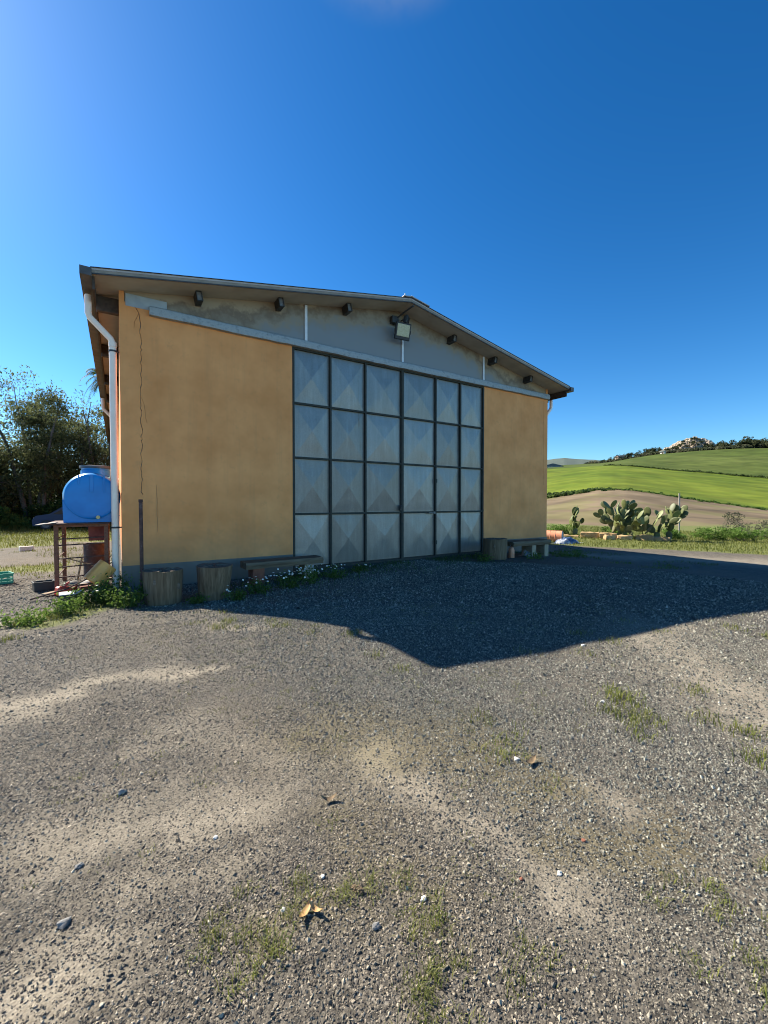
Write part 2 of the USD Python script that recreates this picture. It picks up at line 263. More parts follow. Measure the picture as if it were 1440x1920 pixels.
def build_ground():
    xs = graded(-5000, 5000, (-5., 9.), .06, (-45, 60), .45, 26); ys = graded(-5000, 5000, (-9.6, -3.), .06, (-40, 55), .4, 26)
    X, Y = np.meshgrid(xs, ys, indexing='xy'); Z = gz(X, Y)
    col = np.stack([amount(X, Y, SAND), amount(X, Y, MOSS), grassy(X, Y)], -1)
    nx, ny = len(xs), len(ys); I = np.arange(nx * ny).reshape(ny, nx)
    F = np.stack([I[:-1, :-1], I[:-1, 1:], I[1:, 1:], I[1:, :-1]], -1).reshape(-1, 4)
    n = {'g': ('geometry', {}), 'a': ('attribute', {'attribute': 'Col'}), 's': ('separate_xyz', {}),
         'v': ('voronoi_texture', {'scale': 85., 'randomness': 1.}), 'rv': ('rgb_ramp', {'ramp': [(0., (.025, .025, .024)), (.35, (.055, .053, .049)), (.6, (.09, .085, .076)), (.85, (.14, .132, .118)), (1., (.25, .24, .215))]}), 'bw': ('rgb_to_bw', {}),
         'nl': ('noise_texture', {'scale': .55, 'detail': 6., 'roughness': .6}), 'rl': ('rgb_ramp', {'ramp': [(.3, (.92, .88, .84)), (.5, (1.02, .96, .88)), (.7, (1.12, 1.0, .85))]}), 'ml': ('vector_math', {'math_type': 'multiply'}), 'nk': ('noise_texture', {'scale': 3.5, 'detail': 12., 'roughness': .82}), 'rk': ('map_range', {'from_min': .3, 'from_max': .7, 'to_min': .55, 'to_max': 1.4}), 'mk': ('vector_math', {'math_type': 'multiply'}),
         'ns': ('noise_texture', {'scale': 26., 'detail': 8., 'roughness': .75}), 'as': ('math', {'math_type': 'add'}), 'ms': ('map_range', {'from_min': .42, 'from_max': 1.5, 'to_min': 0., 'to_max': 1., 'clamp': True}),
         'nsc': ('noise_texture', {'scale': 90., 'detail': 6.}), 'rs': ('rgb_ramp', {'ramp': [(.3, (.17, .145, .11)), (.7, (.26, .23, .18))]}), 'x1': ('mix_color', {}),
         'am': ('math', {'math_type': 'add'}), 'mm': ('map_range', {'from_min': .6, 'from_max': 1.15, 'to_min': 0., 'to_max': .5, 'clamp': True}), 'x2': ('mix_color', {'b': (.12, .10, .05)}),
         'ag': ('math', {'math_type': 'add'}), 'mg': ('map_range', {'from_min': .85, 'from_max': 1.1, 'to_min': 0., 'to_max': .9, 'clamp': True}), 'rg': ('rgb_ramp', {'ramp': [(.3, (.06, .085, .02)), (.5, (.11, .13, .03)), (.7, (.2, .18, .07))]}), 'x3': ('mix_color', {}),
         'b': ('bump', {'strength': .6, 'distance': .006}), 'b2': ('bump', {'strength': .4, 'distance': .01}),
         'p': ('principled_bsdf', {'roughness': .92, 'specular_ior_level': .2})}
    L = [('g.position', k + '.vector') for k in ('v', 'nl', 'ns', 'nsc')] + [('a.color', 's.vector'), ('v.color', 'bw.color'), ('bw.val', 'rv.fac'), ('nl.fac', 'rl.fac'), ('rv.color', 'ml.vector1'), ('rl.color', 'ml.vector2'),
        ('s.x', 'as.value1'), ('ns.fac', 'as.value2'), ('as.value', 'ms.value'), ('ms.result', 'x1.fac'), ('ml.vector', 'x1.a'), ('nsc.fac', 'rs.fac'), ('rs.color', 'x1.b'),
        ('s.y', 'am.value1'), ('ns.fac', 'am.value2'), ('am.value', 'mm.value'), ('mm.result', 'x2.fac'), ('x1.result', 'x2.a'),
        ('s.z', 'ag.value1'), ('ns.fac', 'ag.value2'), ('ag.value', 'mg.value'), ('mg.result', 'x3.fac'), ('nsc.fac', 'rg.fac'), ('x2.result', 'x3.a'), ('rg.color', 'x3.b'), ('x3.result', 'mk.vector1'), ('g.position', 'nk.vector'), ('nk.fac', 'rk.value'), ('rk.result', 'mk.vector2'), ('mk.vector', 'p.base_color'),
        ('v.distance', 'b.height'), ('ns.fac', 'b2.height'), ('b.normal', 'b2.normal'), ('b2.normal', 'p.normal')]
    n['b']['invert' if 0 else 0] if 0 else None
    n['b'][1]['invert'] = True
    m = M('gravel_ground', n, L)
    o = obj('ground', (np.stack([X, Y, Z], -1).reshape(-1, 3), F), m, smooth=True, col=col.reshape(-1, 3))
    tag(o, 'grey gravel yard with sandy worn patches running out to meadow', kind='structure')
build_ground()

# ------------------------------------------------------------------ gravel: single stones near the viewer
rng = np.random.default_rng(7)
def build_gravel():
    ico = T.creation.icosahedron(); octa_v = np.array([[1, 0, 0], [-1, 0, 0], [0, 1, 0], [0, -1, 0], [0, 0, 1], [0, 0, -1.]]); octa_f = np.array([[0, 2, 4], [2, 1, 4], [1, 3, 4], [3, 0, 4], [2, 0, 5], [1, 2, 5], [3, 1, 5], [0, 3, 5]])
    pyr_v, pyr_f = octa_v[:5] * [1, 1, 1.0] + [[0, 0, -.35]] * 4 + [[0, 0, 0]] if 0 else np.vstack([octa_v[:4] + [0, 0, -.35], octa_v[4:5]]), octa_f[:4]
    V, F, C, nv = [], [], [], 0
    for (r0, r1, dens, size, bv, bf) in ((.95, 2.3, 22000, .0037, octa_v, octa_f), (2.3, 4.2, 11500, .0045, pyr_v, pyr_f), (4.2, 7.0, 5200, .0060, pyr_v, pyr_f), (7.0, 12.5, 1400, .0095, pyr_v, pyr_f)):
        a0, a1 = math.radians(YAW - 52), math.radians(YAW + 52)
        n = int(dens * (a1 - a0) / 2 * (r1 ** 2 - r0 ** 2))
        r = np.sqrt(rng.uniform(r0 ** 2, r1 ** 2, n)); a = rng.uniform(a0, a1, n)
        x, y = CAM[0] + r * np.sin(a), CAM[1] + r * np.cos(a)
        cover = np.clip(amount(x, y, SAND) * .72 + .2 * amount(x, y, MOSS) + grassy(x, y) * .8, 0, .86) * (.35 + 1.1 * meshkit.fbm(np.stack([x * 9, y * 9, x * 0], -1), 3, 19)); big = .7 + .65 * meshkit.fbm(np.stack([x * 1.3, y * 1.3, x * 0], -1), 4, 23)
        keep = (rng.uniform(size=n) > cover) & ~((y > -.05) & (x > 0)); x, y, big = x[keep], y[keep], big[keep]; n = len(x)
        s = size * big * np.clip(rng.lognormal(0, .42, n), .4, 3.0)
        sc = np.stack([s * rng.uniform(.7, 1.35, n), s * rng.uniform(.65, 1.1, n), s * rng.uniform(.6, 1.15, n)], 1)
        flat = .6 + .4 * sst(.8, 2.6, x + (y + 10) * .12); sc[:, 2] *= flat
        k = len(bv); v = np.repeat(bv[None], n, 0) * (1 + rng.uniform(-.28, .28, (n, k, 1))) * sc[:, None]
        ax = rng.normal(size=(n, 3)) * ([.35, .35, 1] if k == 6 else [.12, .12, 1]); ang = np.linalg.norm(ax, axis=1) * 3; ax /= np.linalg.norm(ax, axis=1, keepdims=True)
        c, sn = np.cos(ang)[:, None, None], np.sin(ang)[:, None, None]; axb = ax[:, None]
        v = v * c + np.cross(axb, v) * sn + axb * (v * axb).sum(-1, keepdims=True) * (1 - c)
        v += np.stack([x, y, gz(x, y) + sc[:, 2] * .28], 1)[:, None]
        g = rng.choice(5, n, p=[.14, .29, .33, .21, .03]); base = np.array([[.05, .05, .052], [.10, .098, .094], [.17, .165, .152], [.27, .26, .238], [.40, .385, .355]])[g] * rng.uniform(.55, .88, (n, 1)) * (1 + .25 * (1 - flat[:, None]) / .4)
        tint = sst(1., 2.6, x + (y + 10) * .12)[:, None]                       # bluer stone at the right, warmer at the left
        base = base * (np.array([1.25, 1.10, .90]) * (1 - tint) + np.array([1.34, 1.33, 1.18]) * tint)
        C.append(np.repeat(base[:, None], k, 1).reshape(-1, 3)); V.append(v.reshape(-1, 3))
        F.append((bf[None] + (np.arange(n) * k)[:, None, None]).reshape(-1, 3) + nv); nv += n * k
    o = obj('gravel', (np.vstack(V), np.vstack(F)), stones_m, col=np.vstack(C))
    tag(o, 'loose grey gravel stones strewn over the yard in front', 'gravel', kind='stuff')
build_gravel()

# ------------------------------------------------------------------ foliage helpers
def blades(x, y, z, h, w, lean=.5, rg=None):
    """triangular grass blades, one bend: returns vertices, faces; 5 vertices each"""
    rg = rg or rng; n = len(x); h, w = (np.broadcast_to(np.asarray(q, float), (n,)) for q in (h, w)); a = rg.uniform(0, 2 * PI, n); d = np.stack([np.cos(a), np.sin(a)], 1); s = np.stack([-d[:, 1], d[:, 0]], 1)
    l = h * rg.uniform(.15, 1, n) * lean; b = np.stack([x, y], 1); V = np.zeros((n, 5, 3))
    for i, (f, g, wd) in enumerate(((0, 0, 1), (0, 0, -1), (.4, .6, .75), (.4, .6, -.75), (1, 1, 0))):
        V[:, i, :2] = b + d * (l * f * f ** .5)[:, None] + s * (w * wd / 2)[:, None]; V[:, i, 2] = z + h * g * (1 - .25 * f * lean)
    F = np.array([[0, 1, 3], [0, 3, 2], [2, 3, 4]])
    return V.reshape(-1, 3), (F[None] + (np.arange(n) * 5)[:, None, None]).reshape(-1, 3)
def leaves(P, size, rg, droop=0., aspect=.4):
    """leaf-shaped quads (4 vertices, folded on the mid line) at points P"""
    n = len(P); d = rg.normal(size=(n, 3)); d[:, 2] -= droop; d /= np.linalg.norm(d, axis=1, keepdims=True)
    u = np.cross(d, rg.normal(size=(n, 3))); u /= np.linalg.norm(u, axis=1, keepdims=True)
    s = (size * rg.uniform(.6, 1.35, n))[:, None]; nn = np.cross(d, u)
    V = np.stack([P - d * s * .5, P + u * s * aspect * .5 + nn * s * .06, P + d * s * .5, P - u * s * aspect * .5 + nn * s * .06], 1)
    return V.reshape(-1, 3), (np.array([[0, 1, 2], [0, 2, 3]])[None] + (np.arange(n) * 4)[:, None, None]).reshape(-1, 3)
def shade(n, k, c1, c2, rg, extra=None):
    t = rg.uniform(size=(n, 1)); c = np.array(c1) * (1 - t) + np.array(c2) * t
    return np.repeat(c[:, None], k, 1).reshape(-1, 3)

# ------------------------------------------------------------------ the shed
XL, XR, XM, LEN = 0.0, 13.66, 6.83, 24.0
EAVE, RIDGE, OV, SIDE = 6.02, 7.36, .62, .44
SL = (RIDGE - EAVE) / (XM + SIDE)
def ztop(x): return RIDGE - SL * abs(x - XM)
TH = .11
def zun(x): return ztop(x) - TH
shed = thing('farm_shed', 'long ochre plastered shed with low pitched roof and big grey metal door', 'shed')
DX = [3.65, 4.67, 5.73, 6.97, 8.23, 9.25, 10.27]; DZ = [.06, 1.44, 2.86, 4.22, 5.58]
crack = [(.26, 5.78), (.30, 5.70), (.345, 5.62), (.36, 5.5)]; zz = 5.5; cr = np.random.default_rng(3); xx = .36
while zz > 1.9:
    zz -= cr.uniform(.03, .09); xx = .375 + (zz - 5.5) * .004 + cr.uniform(-.022, .022); crack.append((xx, zz))
crack_p = unary_union([LineString(crack[i:i + 2]).buffer(.0022 + .0035 * cr.uniform(), cap_style=2, resolution=1) for i in range(len(crack) - 1)]).buffer(.001)
crack_p = unary_union([crack_p, LineString([(.345, 5.62), (.30, 5.5), (.27, 5.44), (.255, 5.3)]).buffer(.003), LineString([(.375, 3.9), (.43, 3.72), (.44, 3.5), (.47, 3.38)]).buffer(.0025), LineString([(.62, 2.1), (.635, 1.8), (.63, 1.45), (.645, 1.1)]).buffer(.003)])
crack_r = LineString([(13.42, 5.55), (13.44, 5.1), (13.425, 4.6), (13.45, 4.1), (13.43, 3.5), (13.45, 2.9), (13.44, 2.4)]).buffer(.005)
outer = Polygon([(XL, -.5), (DX[0] - .03, -.5), (DX[0] - .03, 5.62), (.535, 5.62), (.535, 5.795), (XL + .09, 5.795), (XL + .09, zun(.09) - .002), (XL, zun(0) - .002)])
obj('wall', xz_extrude(outer.difference(crack_p), 0, .05), ochre, shed, label='ochre front wall left of the door, with a long vertical crack')
obj('wall', xz_extrude(Polygon([(DX[-1] + .03, -.7), (XR, -.7), (XR, zun(XR) - .002), (XR - .09, zun(XR) - .002), (XR - .09, 5.62), (DX[-1] + .03, 5.62)]).difference(crack_r), 0, .05), ochre, shed)
obj('wall_core', bx(.01, DX[0] - .04, .055, .3, -.5, 5.9), beam_m, shed); obj('wall_core', bx(DX[-1] + .04, XR - .01, .055, .3, -.7, 5.9), beam_m, shed)
obj('wall', bx(XL, XL + .3, .052, LEN, -.5, 5.86), ochre, shed); obj('wall', bx(XR - .3, XR, .052, LEN, -.7, 5.86), ochre, shed)
obj('wall', xz_extrude(Polygon([(XL + .3, -.5), (XR - .3, -.5), (XR - .3, zun(XR - .3) - .01), (XM, zun(XM) - .01), (XL + .3, zun(XL + .3) - .01)]), LEN - .3, LEN), ochre, shed)
SKZ = .43
obj('skirting', cbx(XL - .012, DX[0] - .035, -.012, .04, -.5, SKZ, .004), skirt_m, shed); obj('skirting', cbx(DX[-1] + .035, XR + .012, -.012, .04, -.7, SKZ, .004), skirt_m, shed)
obj('skirting', bx(XL - .012, XL + .04, .05, LEN, -.5, SKZ), skirt_m, shed)
# gable sheets between the pale joint strips
JX = [XL + .092, 3.99, 6.97, 10.27, XR - .092]
for a, b in zip(JX[:-1], JX[1:]):
    top = [(b, zun(b) - .004)] + ([(XM, zun(XM) - .004)] if a < XM < b else []) + [(a, zun(a) - .004)]
    obj('gable_sheet', xz_extrude(Polygon([(a + .004, 5.80), (b - .004, 5.80)] + top), .02, .06), gable_m, shed)
for x in JX[1:4]:
    obj('joint_strip', cbx(x - .035, x + .035, -.012, .018, 5.803, zun(x) - (.55 if x == 6.97 else .02), .006), strip_m, shed)
obj('corner_plate', cbx(.11, .86, -.008, .018, 5.72, 5.97, .004), mottled('plate_grey', (.27, .29, .30), (.34, .36, .36), 4, .6), shed, label='flat grey plate at the top left corner of the gable')
# weathered ledge above the door, its face a little lumpy
def ledge():
    n = 140; xs = np.linspace(.53, XR - .01, n); prof = np.array([(-.0, 5.60), (-.10, 5.605), (-.115, 5.66), (-.10, 5.76), (-.05, 5.80), (.0, 5.80)])
    V = np.array([[(x, p[0] + (meshkit.noise(np.array([x * 5, p[1] * 9, 1.])) - .5) * .02 * (p[0] < -.01), p[1] + (meshkit.noise(np.array([x * 4, p[1] * 7, 5.])) - .5) * .016) for p in prof] for x in xs]).reshape(-1, 3); k = len(prof); F = []
    for i in range(n - 1):
        for j in range(k):
            a, b, c, d = i * k + j, i * k + (j + 1) % k, (i + 1) * k + (j + 1) % k, (i + 1) * k + j; F += [[a, c, b], [a, d, c]]
    for j in range(1, k - 1): F += [[0, j, j + 1], [(n - 1) * k, (n - 1) * k + j + 1, (n - 1) * k + j]]
    return T.Trimesh(V, F, process=False)
obj('ledge', ledge(), beam_m, shed, smooth=50)
# roof: two slopes of ribbed sheet over a flat soffit
def slope(x0, x1, y0, y1, up0, up1):
    a, b = (x0, ztop(x0)), (x1, ztop(x1))
    return xz_extrude(Polygon([(a[0], a[1] + up0), (b[0], b[1] + up0), (b[0], b[1] + up1), (a[0], a[1] + up1)]), y0, y1)
for s, (xa, xb) in enumerate(((-SIDE, XM), (XM, XR + SIDE))):
    xa_, xb_ = (xa, xb - .001) if s == 0 else (xa + .001, xb)
    r = obj('roof', slope(xa_, xb_, -OV, LEN + .4, -.035, -.0), roof_m, shed)
    ribs = [slope(xa_, xb_, y, y + .05, .001, .035) for y in np.arange(-OV + .15, LEN + .3, .5)]
    obj('ribs', cat(ribs), roof_m, r)
    obj('soffit', slope(xa_ + (.02 if s == 0 else 0), xb_ - (.02 if s else 0), -OV + .035, LEN + .35, -TH, -.05), soffit_m, shed)
    obj('fascia_board', slope(xa_, xb_, -OV + .002, -OV + .032, -TH - .005, -.038), fascia_m, shed)
    obj('flashing', slope(xa_, xb_, -OV - .02, -OV + .05, -.034 + .036, .014), flash_m, shed)
    obj('drip_edge', slope(xa_, xb_, -OV - .008, -OV + .0, -TH - .006, -TH + .018), flash_m, shed)
obj('ridge_cap', cat([slope(XM - .02, XM + .62, -OV - .03, LEN + .4, .037, .06), slope(XM - .28, XM + .02, -OV - .03, LEN + .4, .037, .058)]), roof_m, shed)
obj('ridge_bolts', cat([mv(T.creation.cylinder(.018, .05, sections=8), XM + dx, -OV + .0, RIDGE + .05) for dx in (-.22, .05)]), white_pl, shed)
# square steel purlin ends that stick out under the soffit
for x in (1.44, 3.24, 5.06, 8.75, 10.55, 12.35):
    s = 1 if x < XM else -1; ang = -math.atan(SL) * s
    h, w = .20, .12
    P = [bx(-w / 2, -w / 2 + .012, -.30, .05, -h, 0), bx(w / 2 - .012, w / 2, -.30, .05, -h, 0), bx(-w / 2 + .012, w / 2 - .012, -.30, .05, -.012, 0), bx(-w / 2 + .012, w / 2 - .012, -.30, .05, -h, -h + .012)]
    m = rot(cat(P), ang, [0, 1, 0]); mv(m, x, 0, zun(x) - .012)
    e = obj('purlin_end', m, steel_dark, shed)
    pl = rot(bx(-w / 2 + .013, w / 2 - .013, -.275, -.26, -h + .013, -.013), ang, [0, 1, 0]); mv(pl, x, 0, zun(x) - .012)
    obj('end_plate', pl, steel_mid, e)
# eaves: rafter tails, gutters, downpipes
for side, sx in ((-1, XL), (1, XR)):
    xe = sx + side * SIDE
    g0, g1 = sorted((xe - side * .02, xe + side * .16))
    zt = ztop(sx + side * SIDE) - .02
    obj('gutter', cat([bx(g0, g1, -OV - .06, LEN + .3, zt - .15, zt - .14), bx(g0, g0 + .012, -OV - .06, LEN + .3, zt - .1398, zt), bx(g1 - .012, g1, -OV - .06, LEN + .3, zt - .1398, zt), bx(g0 + .0122, g1 - .0122, -OV - .06, -OV - .05, zt - .1398, zt)]), gutter_m, shed)
    for y in (.3, 3.4, 6.5, 9.4, 12.6, 15.8, 19, 22):
        q0, q1 = sorted((sx + side * .002, xe - side * .05))
        obj('rafter_tail', cbx(q0, q1, y - .06, y + .06, 5.60, zun(xe) - .004, .008), timber_m, shed)
        if side < 0: pass
    obj('eaves_board', bx(*sorted((xe - side * .06, xe - side * .025)), -OV + .1, LEN, 5.68, zun(xe) - .003), timber_m, shed)
def downpipe(sx, side, y, label=None, bottom=-.12):
    xg = sx + side * .51; xw = sx + side * .115; r = .062
    pts = [(xg, y, 5.80), (xg, y, 5.45), (xg - side * .02, y, 5.38), (xw + side * .03, y, 5.02), (xw, y, 4.95), (xw, y, 4.85)]
    o = obj('downpipe', cat([tube(pts, r * .95, 16), tube([(xw, y, 4.95), (xw, y, bottom)], r * 1.06, 16)]), pvc_m, shed, smooth=40, label=label)
    for z in (4.78, 1.22):
        obj('pipe_bracket', cat([mv(T.creation.annulus(r * 1.07, r * 1.2, .035, sections=20), xw, y, z), bx(*sorted((sx + side * .002, xw - side * r * .9)), y - .012, y + .012, z - .012, z + .012)]), steel_dark, o)
    obj('pipe_collar', mv(T.creation.annulus(r * 1.062, r * 1.18, .09, sections=20), xw, y, 4.91), pvc_m, o, smooth=40)
downpipe(XL, -1, .1, 'pale plastic downpipe at the front left corner'); downpipe(XL, -1, 9.7); downpipe(XR, 1, .22, bottom=-.5)

# the big door: 24 pressed sheets in a dark frame
door = obj('sliding_door', cat([bx(DX[0] - .028, DX[-1] + .028, .10, .13, -.3, 5.6)]), steel_dark, shed, label='large grey metal door of pressed diamond sheets in a dark frame')
FB = .052
def panel(x0, x1, z0, z1, r):
    m = .014; d = .054 * r.uniform(.85, 1.1); cx, cz = (x0 + x1) / 2 + r.uniform(-.015, .015), (z0 + z1) / 2 + r.uniform(-.02, .02)
    y = .06; e = .02
    V = [(x0, y, z0), (x1, y, z0), (x1, y, z1), (x0, y, z1), (x0 + e, y, z0 + e), (x1 - e, y, z0 + e), (x1 - e, y, z1 - e), (x0 + e, y, z1 - e)]
    # creases: four facets that meet in a proud point; each facet slightly dished
    V += [(cx, y - d, cz)]
    F = [[0, 1, 5], [0, 5, 4], [1, 2, 6], [1, 6, 5], [2, 3, 7], [2, 7, 6], [3, 0, 4], [3, 4, 7], [4, 5, 8], [5, 6, 8], [6, 7, 8], [7, 4, 8]]
    m = T.Trimesh(np.array(V), np.array(F), process=True)
    for _ in range(3): m = m.subdivide()
    v = m.vertices.copy(); v[:, 1] += (meshkit.noise(v * [4.5, 0, 4.5] + [7 * x0, 3, 5 * z0]) - .5) * .008 + (meshkit.noise(v * [13, 0, 13] + [3 * x0, 9, z0]) - .5) * .002
    return T.Trimesh(v, m.faces, process=False)
pr = np.random.default_rng(12)
for i in range(6):
    for j in range(4):
        obj('door_panel', panel(DX[i] + FB / 2 - .004, DX[i + 1] - FB / 2 + .004, DZ[j] + FB / 2 - .004 + (.03 if j == 0 else 0), DZ[j + 1] - FB / 2 + .004, pr), galv_m, door, smooth=3)
for i, x in enumerate(DX):
    w = .085 if i == 3 else .06 if i in (0, 6) else FB
    obj('frame_post', cbx(x - w / 2, x + w / 2, -.006, .075, .02, 5.598, .004), frame_m, door)
for j, z in enumerate(DZ):
    for i in range(6):
        wl = (.085 if i == 3 else .06 if i == 0 else FB) / 2; wr = (.085 if i + 1 == 3 else .06 if i + 1 == 6 else FB) / 2
        obj('frame_rail', cbx(DX[i] + wl, DX[i + 1] - wr, .0, .07, z - FB / 2 - (.03 if j == 0 else 0), z + FB / 2, .004), frame_m, door)
obj('bottom_channel', bx(DX[0] - .03, DX[-1] + .03, .0, .09, -.3, .0), steel_dark, door)
obj('door_bolt', cat([bx(7.93, 8.16, -.03, -.008, 1.40, 1.43), bx(8.10, 8.18, -.045, -.007, 1.385, 1.45)]), steel_mid, door)
obj('door_latch', cat([bx(6.87, 6.93, -.035, -.007, 1.50, 1.66), tube([(6.9, -.03, 1.54), (6.9, -.075, 1.56), (6.9, -.075, 1.62), (6.9, -.03, 1.64)], .01, 8)]), steel_dark, door)
obj('wicket_hinge', cat([bx(8.195, 8.265, -.02, -.007, z - .06, z + .06) for z in (.5, 2.4)]), frame_m, door)

# ------------------------------------------------------------------ lamps under the ridge
def flood(name, label, loc, yaw, tilt, w, h, lit):
    t = thing(name, label, 'floodlight', loc)
    def place(m): return rot(rot(m, tilt, [1, 0, 0]), yaw, [0, 0, 1])
    obj('housing', place(cat([cbx(-w / 2, w / 2, -.05, .03, -h / 2, h / 2, .012)] + [bx(-w / 2 + .03 + k * (w - .06) / 9 - .004, -w / 2 + .03 + k * (w - .06) / 9 + .004, .029, .07, -h / 2 + .03, h / 2 - .03) for k in range(10)])), black_pl, t)
    obj('lens', place(cbx(-w / 2 + .04, w / 2 - .04, -.056, -.045, -h * .30, h / 2 - .04, .003)), lit, t)
    obj('bracket', cat([place(cat([bx(-w / 2 - .022, -w / 2 - .014, -.03, .0, -.05, .05), bx(w / 2 + .014, w / 2 + .022, -.03, .0, -.05, .05)])), tube([(0, .03, 0), (0, .18, .07), (0, .26, .07)], .018, 8)]), steel_dark, t)
    return t
flood('floodlight', 'large square black floodlight with a yellowish lens under the roof ridge', (6.75, -.30, 6.55), -.1, .28, .47, .45, lens_m)
flood('floodlight', 'small black floodlight just above the large one, facing right', (6.93, -.25, 6.93), .7, .25, .24, .22, glass_dk)
t = thing('lamp_bracket', 'dark steel bracket box and arm beside the floodlights under the ridge', 'bracket')
obj('junction_box', cbx(6.52, 6.74, -.14, .015, 6.82, 7.02, .01), steel_dark, t); obj('arm', tube([(6.7, -.1, 6.98), (6.78, -.4, 7.08), (6.84, -.70, 7.13)], .022, 8), steel_dark, t); obj('cable', tube([(6.6, -.03, 6.83), (6.62, -.09, 6.75), (6.7, -.13, 6.7)], .009, 6), black_pl, t)

# ------------------------------------------------------------------ stumps, benches, pole against the front
def stump(label, x, y, r0, r1, h, seed, lean=0.):
    g = np.random.default_rng(seed); z0 = float(gz(x, y)) - .06; n, k = 40, 14
    t = thing('tree_stump', label, 'stump', (x, y, z0)); V = []
    for i in range(k):
        f = i / (k - 1)
        for j in range(n):
            a = 2 * PI * j / n; rr = (r0 + (r1 - r0) * f) * (1 + .16 * (meshkit.noise(np.array([math.cos(a) * 1.3 + seed, math.sin(a) * 1.3, f * 1.2])) - .5) + .05 * (meshkit.noise(np.array([math.cos(a) * 6 + seed, math.sin(a) * 6, f * .8])) - .5))
            V.append((rr * math.cos(a) + lean * f, rr * math.sin(a), (h + .06) * f + (.03 * (meshkit.noise(np.array([math.cos(a) * 2, math.sin(a) * 2, seed])) - .5) if i == k - 1 else 0)))
    F = []
    for i in range(k - 1):
        for j in range(n):
            a, b, c, d = i * n + j, i * n + (j + 1) % n, (i + 1) * n + (j + 1) % n, (i + 1) * n + j; F += [[a, b, c], [a, c, d]]
    obj('trunk', T.Trimesh(np.array(V), F, process=False), stump_m, t, smooth=True)
    top = np.array(V[-n:]); rings = [top * [1, 1, 1]]; c = top.mean(0)
    for q in (.7, .35): rings.append(c + (top - c) * q + np.array([0, 0, 1]) * (.04 * (g.uniform(size=(n, 1)) - .62)))
    W = np.vstack(rings + [c[None] + [0, 0, -.02]]); F = []
    for i in range(2):
        for j in range(n): a, b, c_, d = i * n + j, i * n + (j + 1) % n, (i + 1) * n + (j + 1) % n, (i + 1) * n + j; F += [[a, b, c_], [a, c_, d]]
    for j in range(n): F.append([2 * n + j, 2 * n + (j + 1) % n, 3 * n])
    obj('cut_top', T.Trimesh(W, F, process=False), stumptop_m, t)
    for q in range(2):
        a = g.uniform(-2.6, -.6); m = T.creation.icosphere(1, .05); m.apply_scale([.8, .5, 1.3]); mv(m, r0 * .98 * math.cos(a) + lean * .6, r0 * .98 * math.sin(a), h * g.uniform(.5, .8)); obj('knot', m, stumptop_m, t, smooth=True)
    return t
stump('short upright tree stump beside the rusty pole, knots on its side', .62, -1.42, .30, .325, .60, 11)
stump('tapered tree stump with split dark top beside the left bench', 1.47, -1.5, .255, .33, .63, 23, .02)
stump('broad grey tree stump at the left end of the right bench', 9.80, -.95, .36, .37, .62, 37)
def bench(label, x0, x1, y, zt, th, dp, legs, seed, rz=0.):
    t = thing('slab_bench', label, 'bench', on((x0 + x1) / 2, y), rz); L = (x1 - x0) / 2; g = np.random.default_rng(seed)
    n = 40; xs = np.linspace(-L, L, n); V = []
    for i, x in enumerate(xs):
        e = .03 * (meshkit.noise(np.array([x * 3, seed, 0.])) - .5); b = .025 * (meshkit.noise(np.array([x * 5, seed, 4.])) - .5)
        for (yy, z) in ((-dp / 2 + e, zt - th + b), (-dp / 2 - .02 + e, zt - th * .4), (-dp / 2 + .01 + e, zt - .005 + b * .5), (0, zt + b * .4), (dp / 2, zt), (dp / 2, zt - th)): V.append((x, yy, z))
    k = 6; F = []
    for i in range(n - 1):
        for j in range(k): a, b, c, d = i * k + j, i * k + (j + 1) % k, (i + 1) * k + (j + 1) % k, (i + 1) * k + j; F += [[a, c, b], [a, d, c]]
    for j in range(1, k - 1): F += [[0, j, j + 1], [(n - 1) * k, (n - 1) * k + j + 1, (n - 1) * k + j]]
    obj('seat', T.Trimesh(np.array(V), F, process=False), slab_m, t, smooth=35)
    for (lx, w, m, ly) in legs: obj('leg', cbx(lx - w / 2, lx + w / 2, -dp / 2 + ly, dp / 2 - .04, -.1, zt - th - .003, .012), m, t)
    return t
bench('long rough slab bench on blocks left of the metal door', 2.2, 4.02, -.75, .50, .14, .42, [(-.62, .26, redbrick_m, .05), (.55, .20, block_m, .03)], 3, .05)
bench('dark slab bench on two pale block legs right of the metal door', 10.35, 12.15, -1.0, .52, .15, .5, [(.1, .2, block_m, .02), (.72, .2, block_m, .02)], 8, -.02)
t = thing('rusty_pole', 'rusty steel pole standing upright against the wall left of the stumps', 'pole', on(.32, -.55)); tz = t
obj('shaft', rot(tube([(0, 0, -.15), (0, .0, 1.82)], .035, 10), -.1, [1, 0, 0]), rust_dark, t, smooth=40); obj('cap', rot(mv(T.creation.cylinder(.039, .05, sections=12), 0, 0, 1.84), -.1, [1, 0, 0]), rust_dark, t)
t = thing('orange_jug', 'small orange plastic jug squeezed between stump and right bench', 'jug', on(10.38, -1.12))
obj('body', lathe([(0, 0), (.085, 0), (.09, .02), (.09, .25), (.05, .33), (.03, .34), (.03, .38), (0, .38)], 20), orange_m, t, smooth=35); obj('cap', mv(T.creation.cylinder(.034, .03, sections=12), 0, 0, .395), white_pl, t)
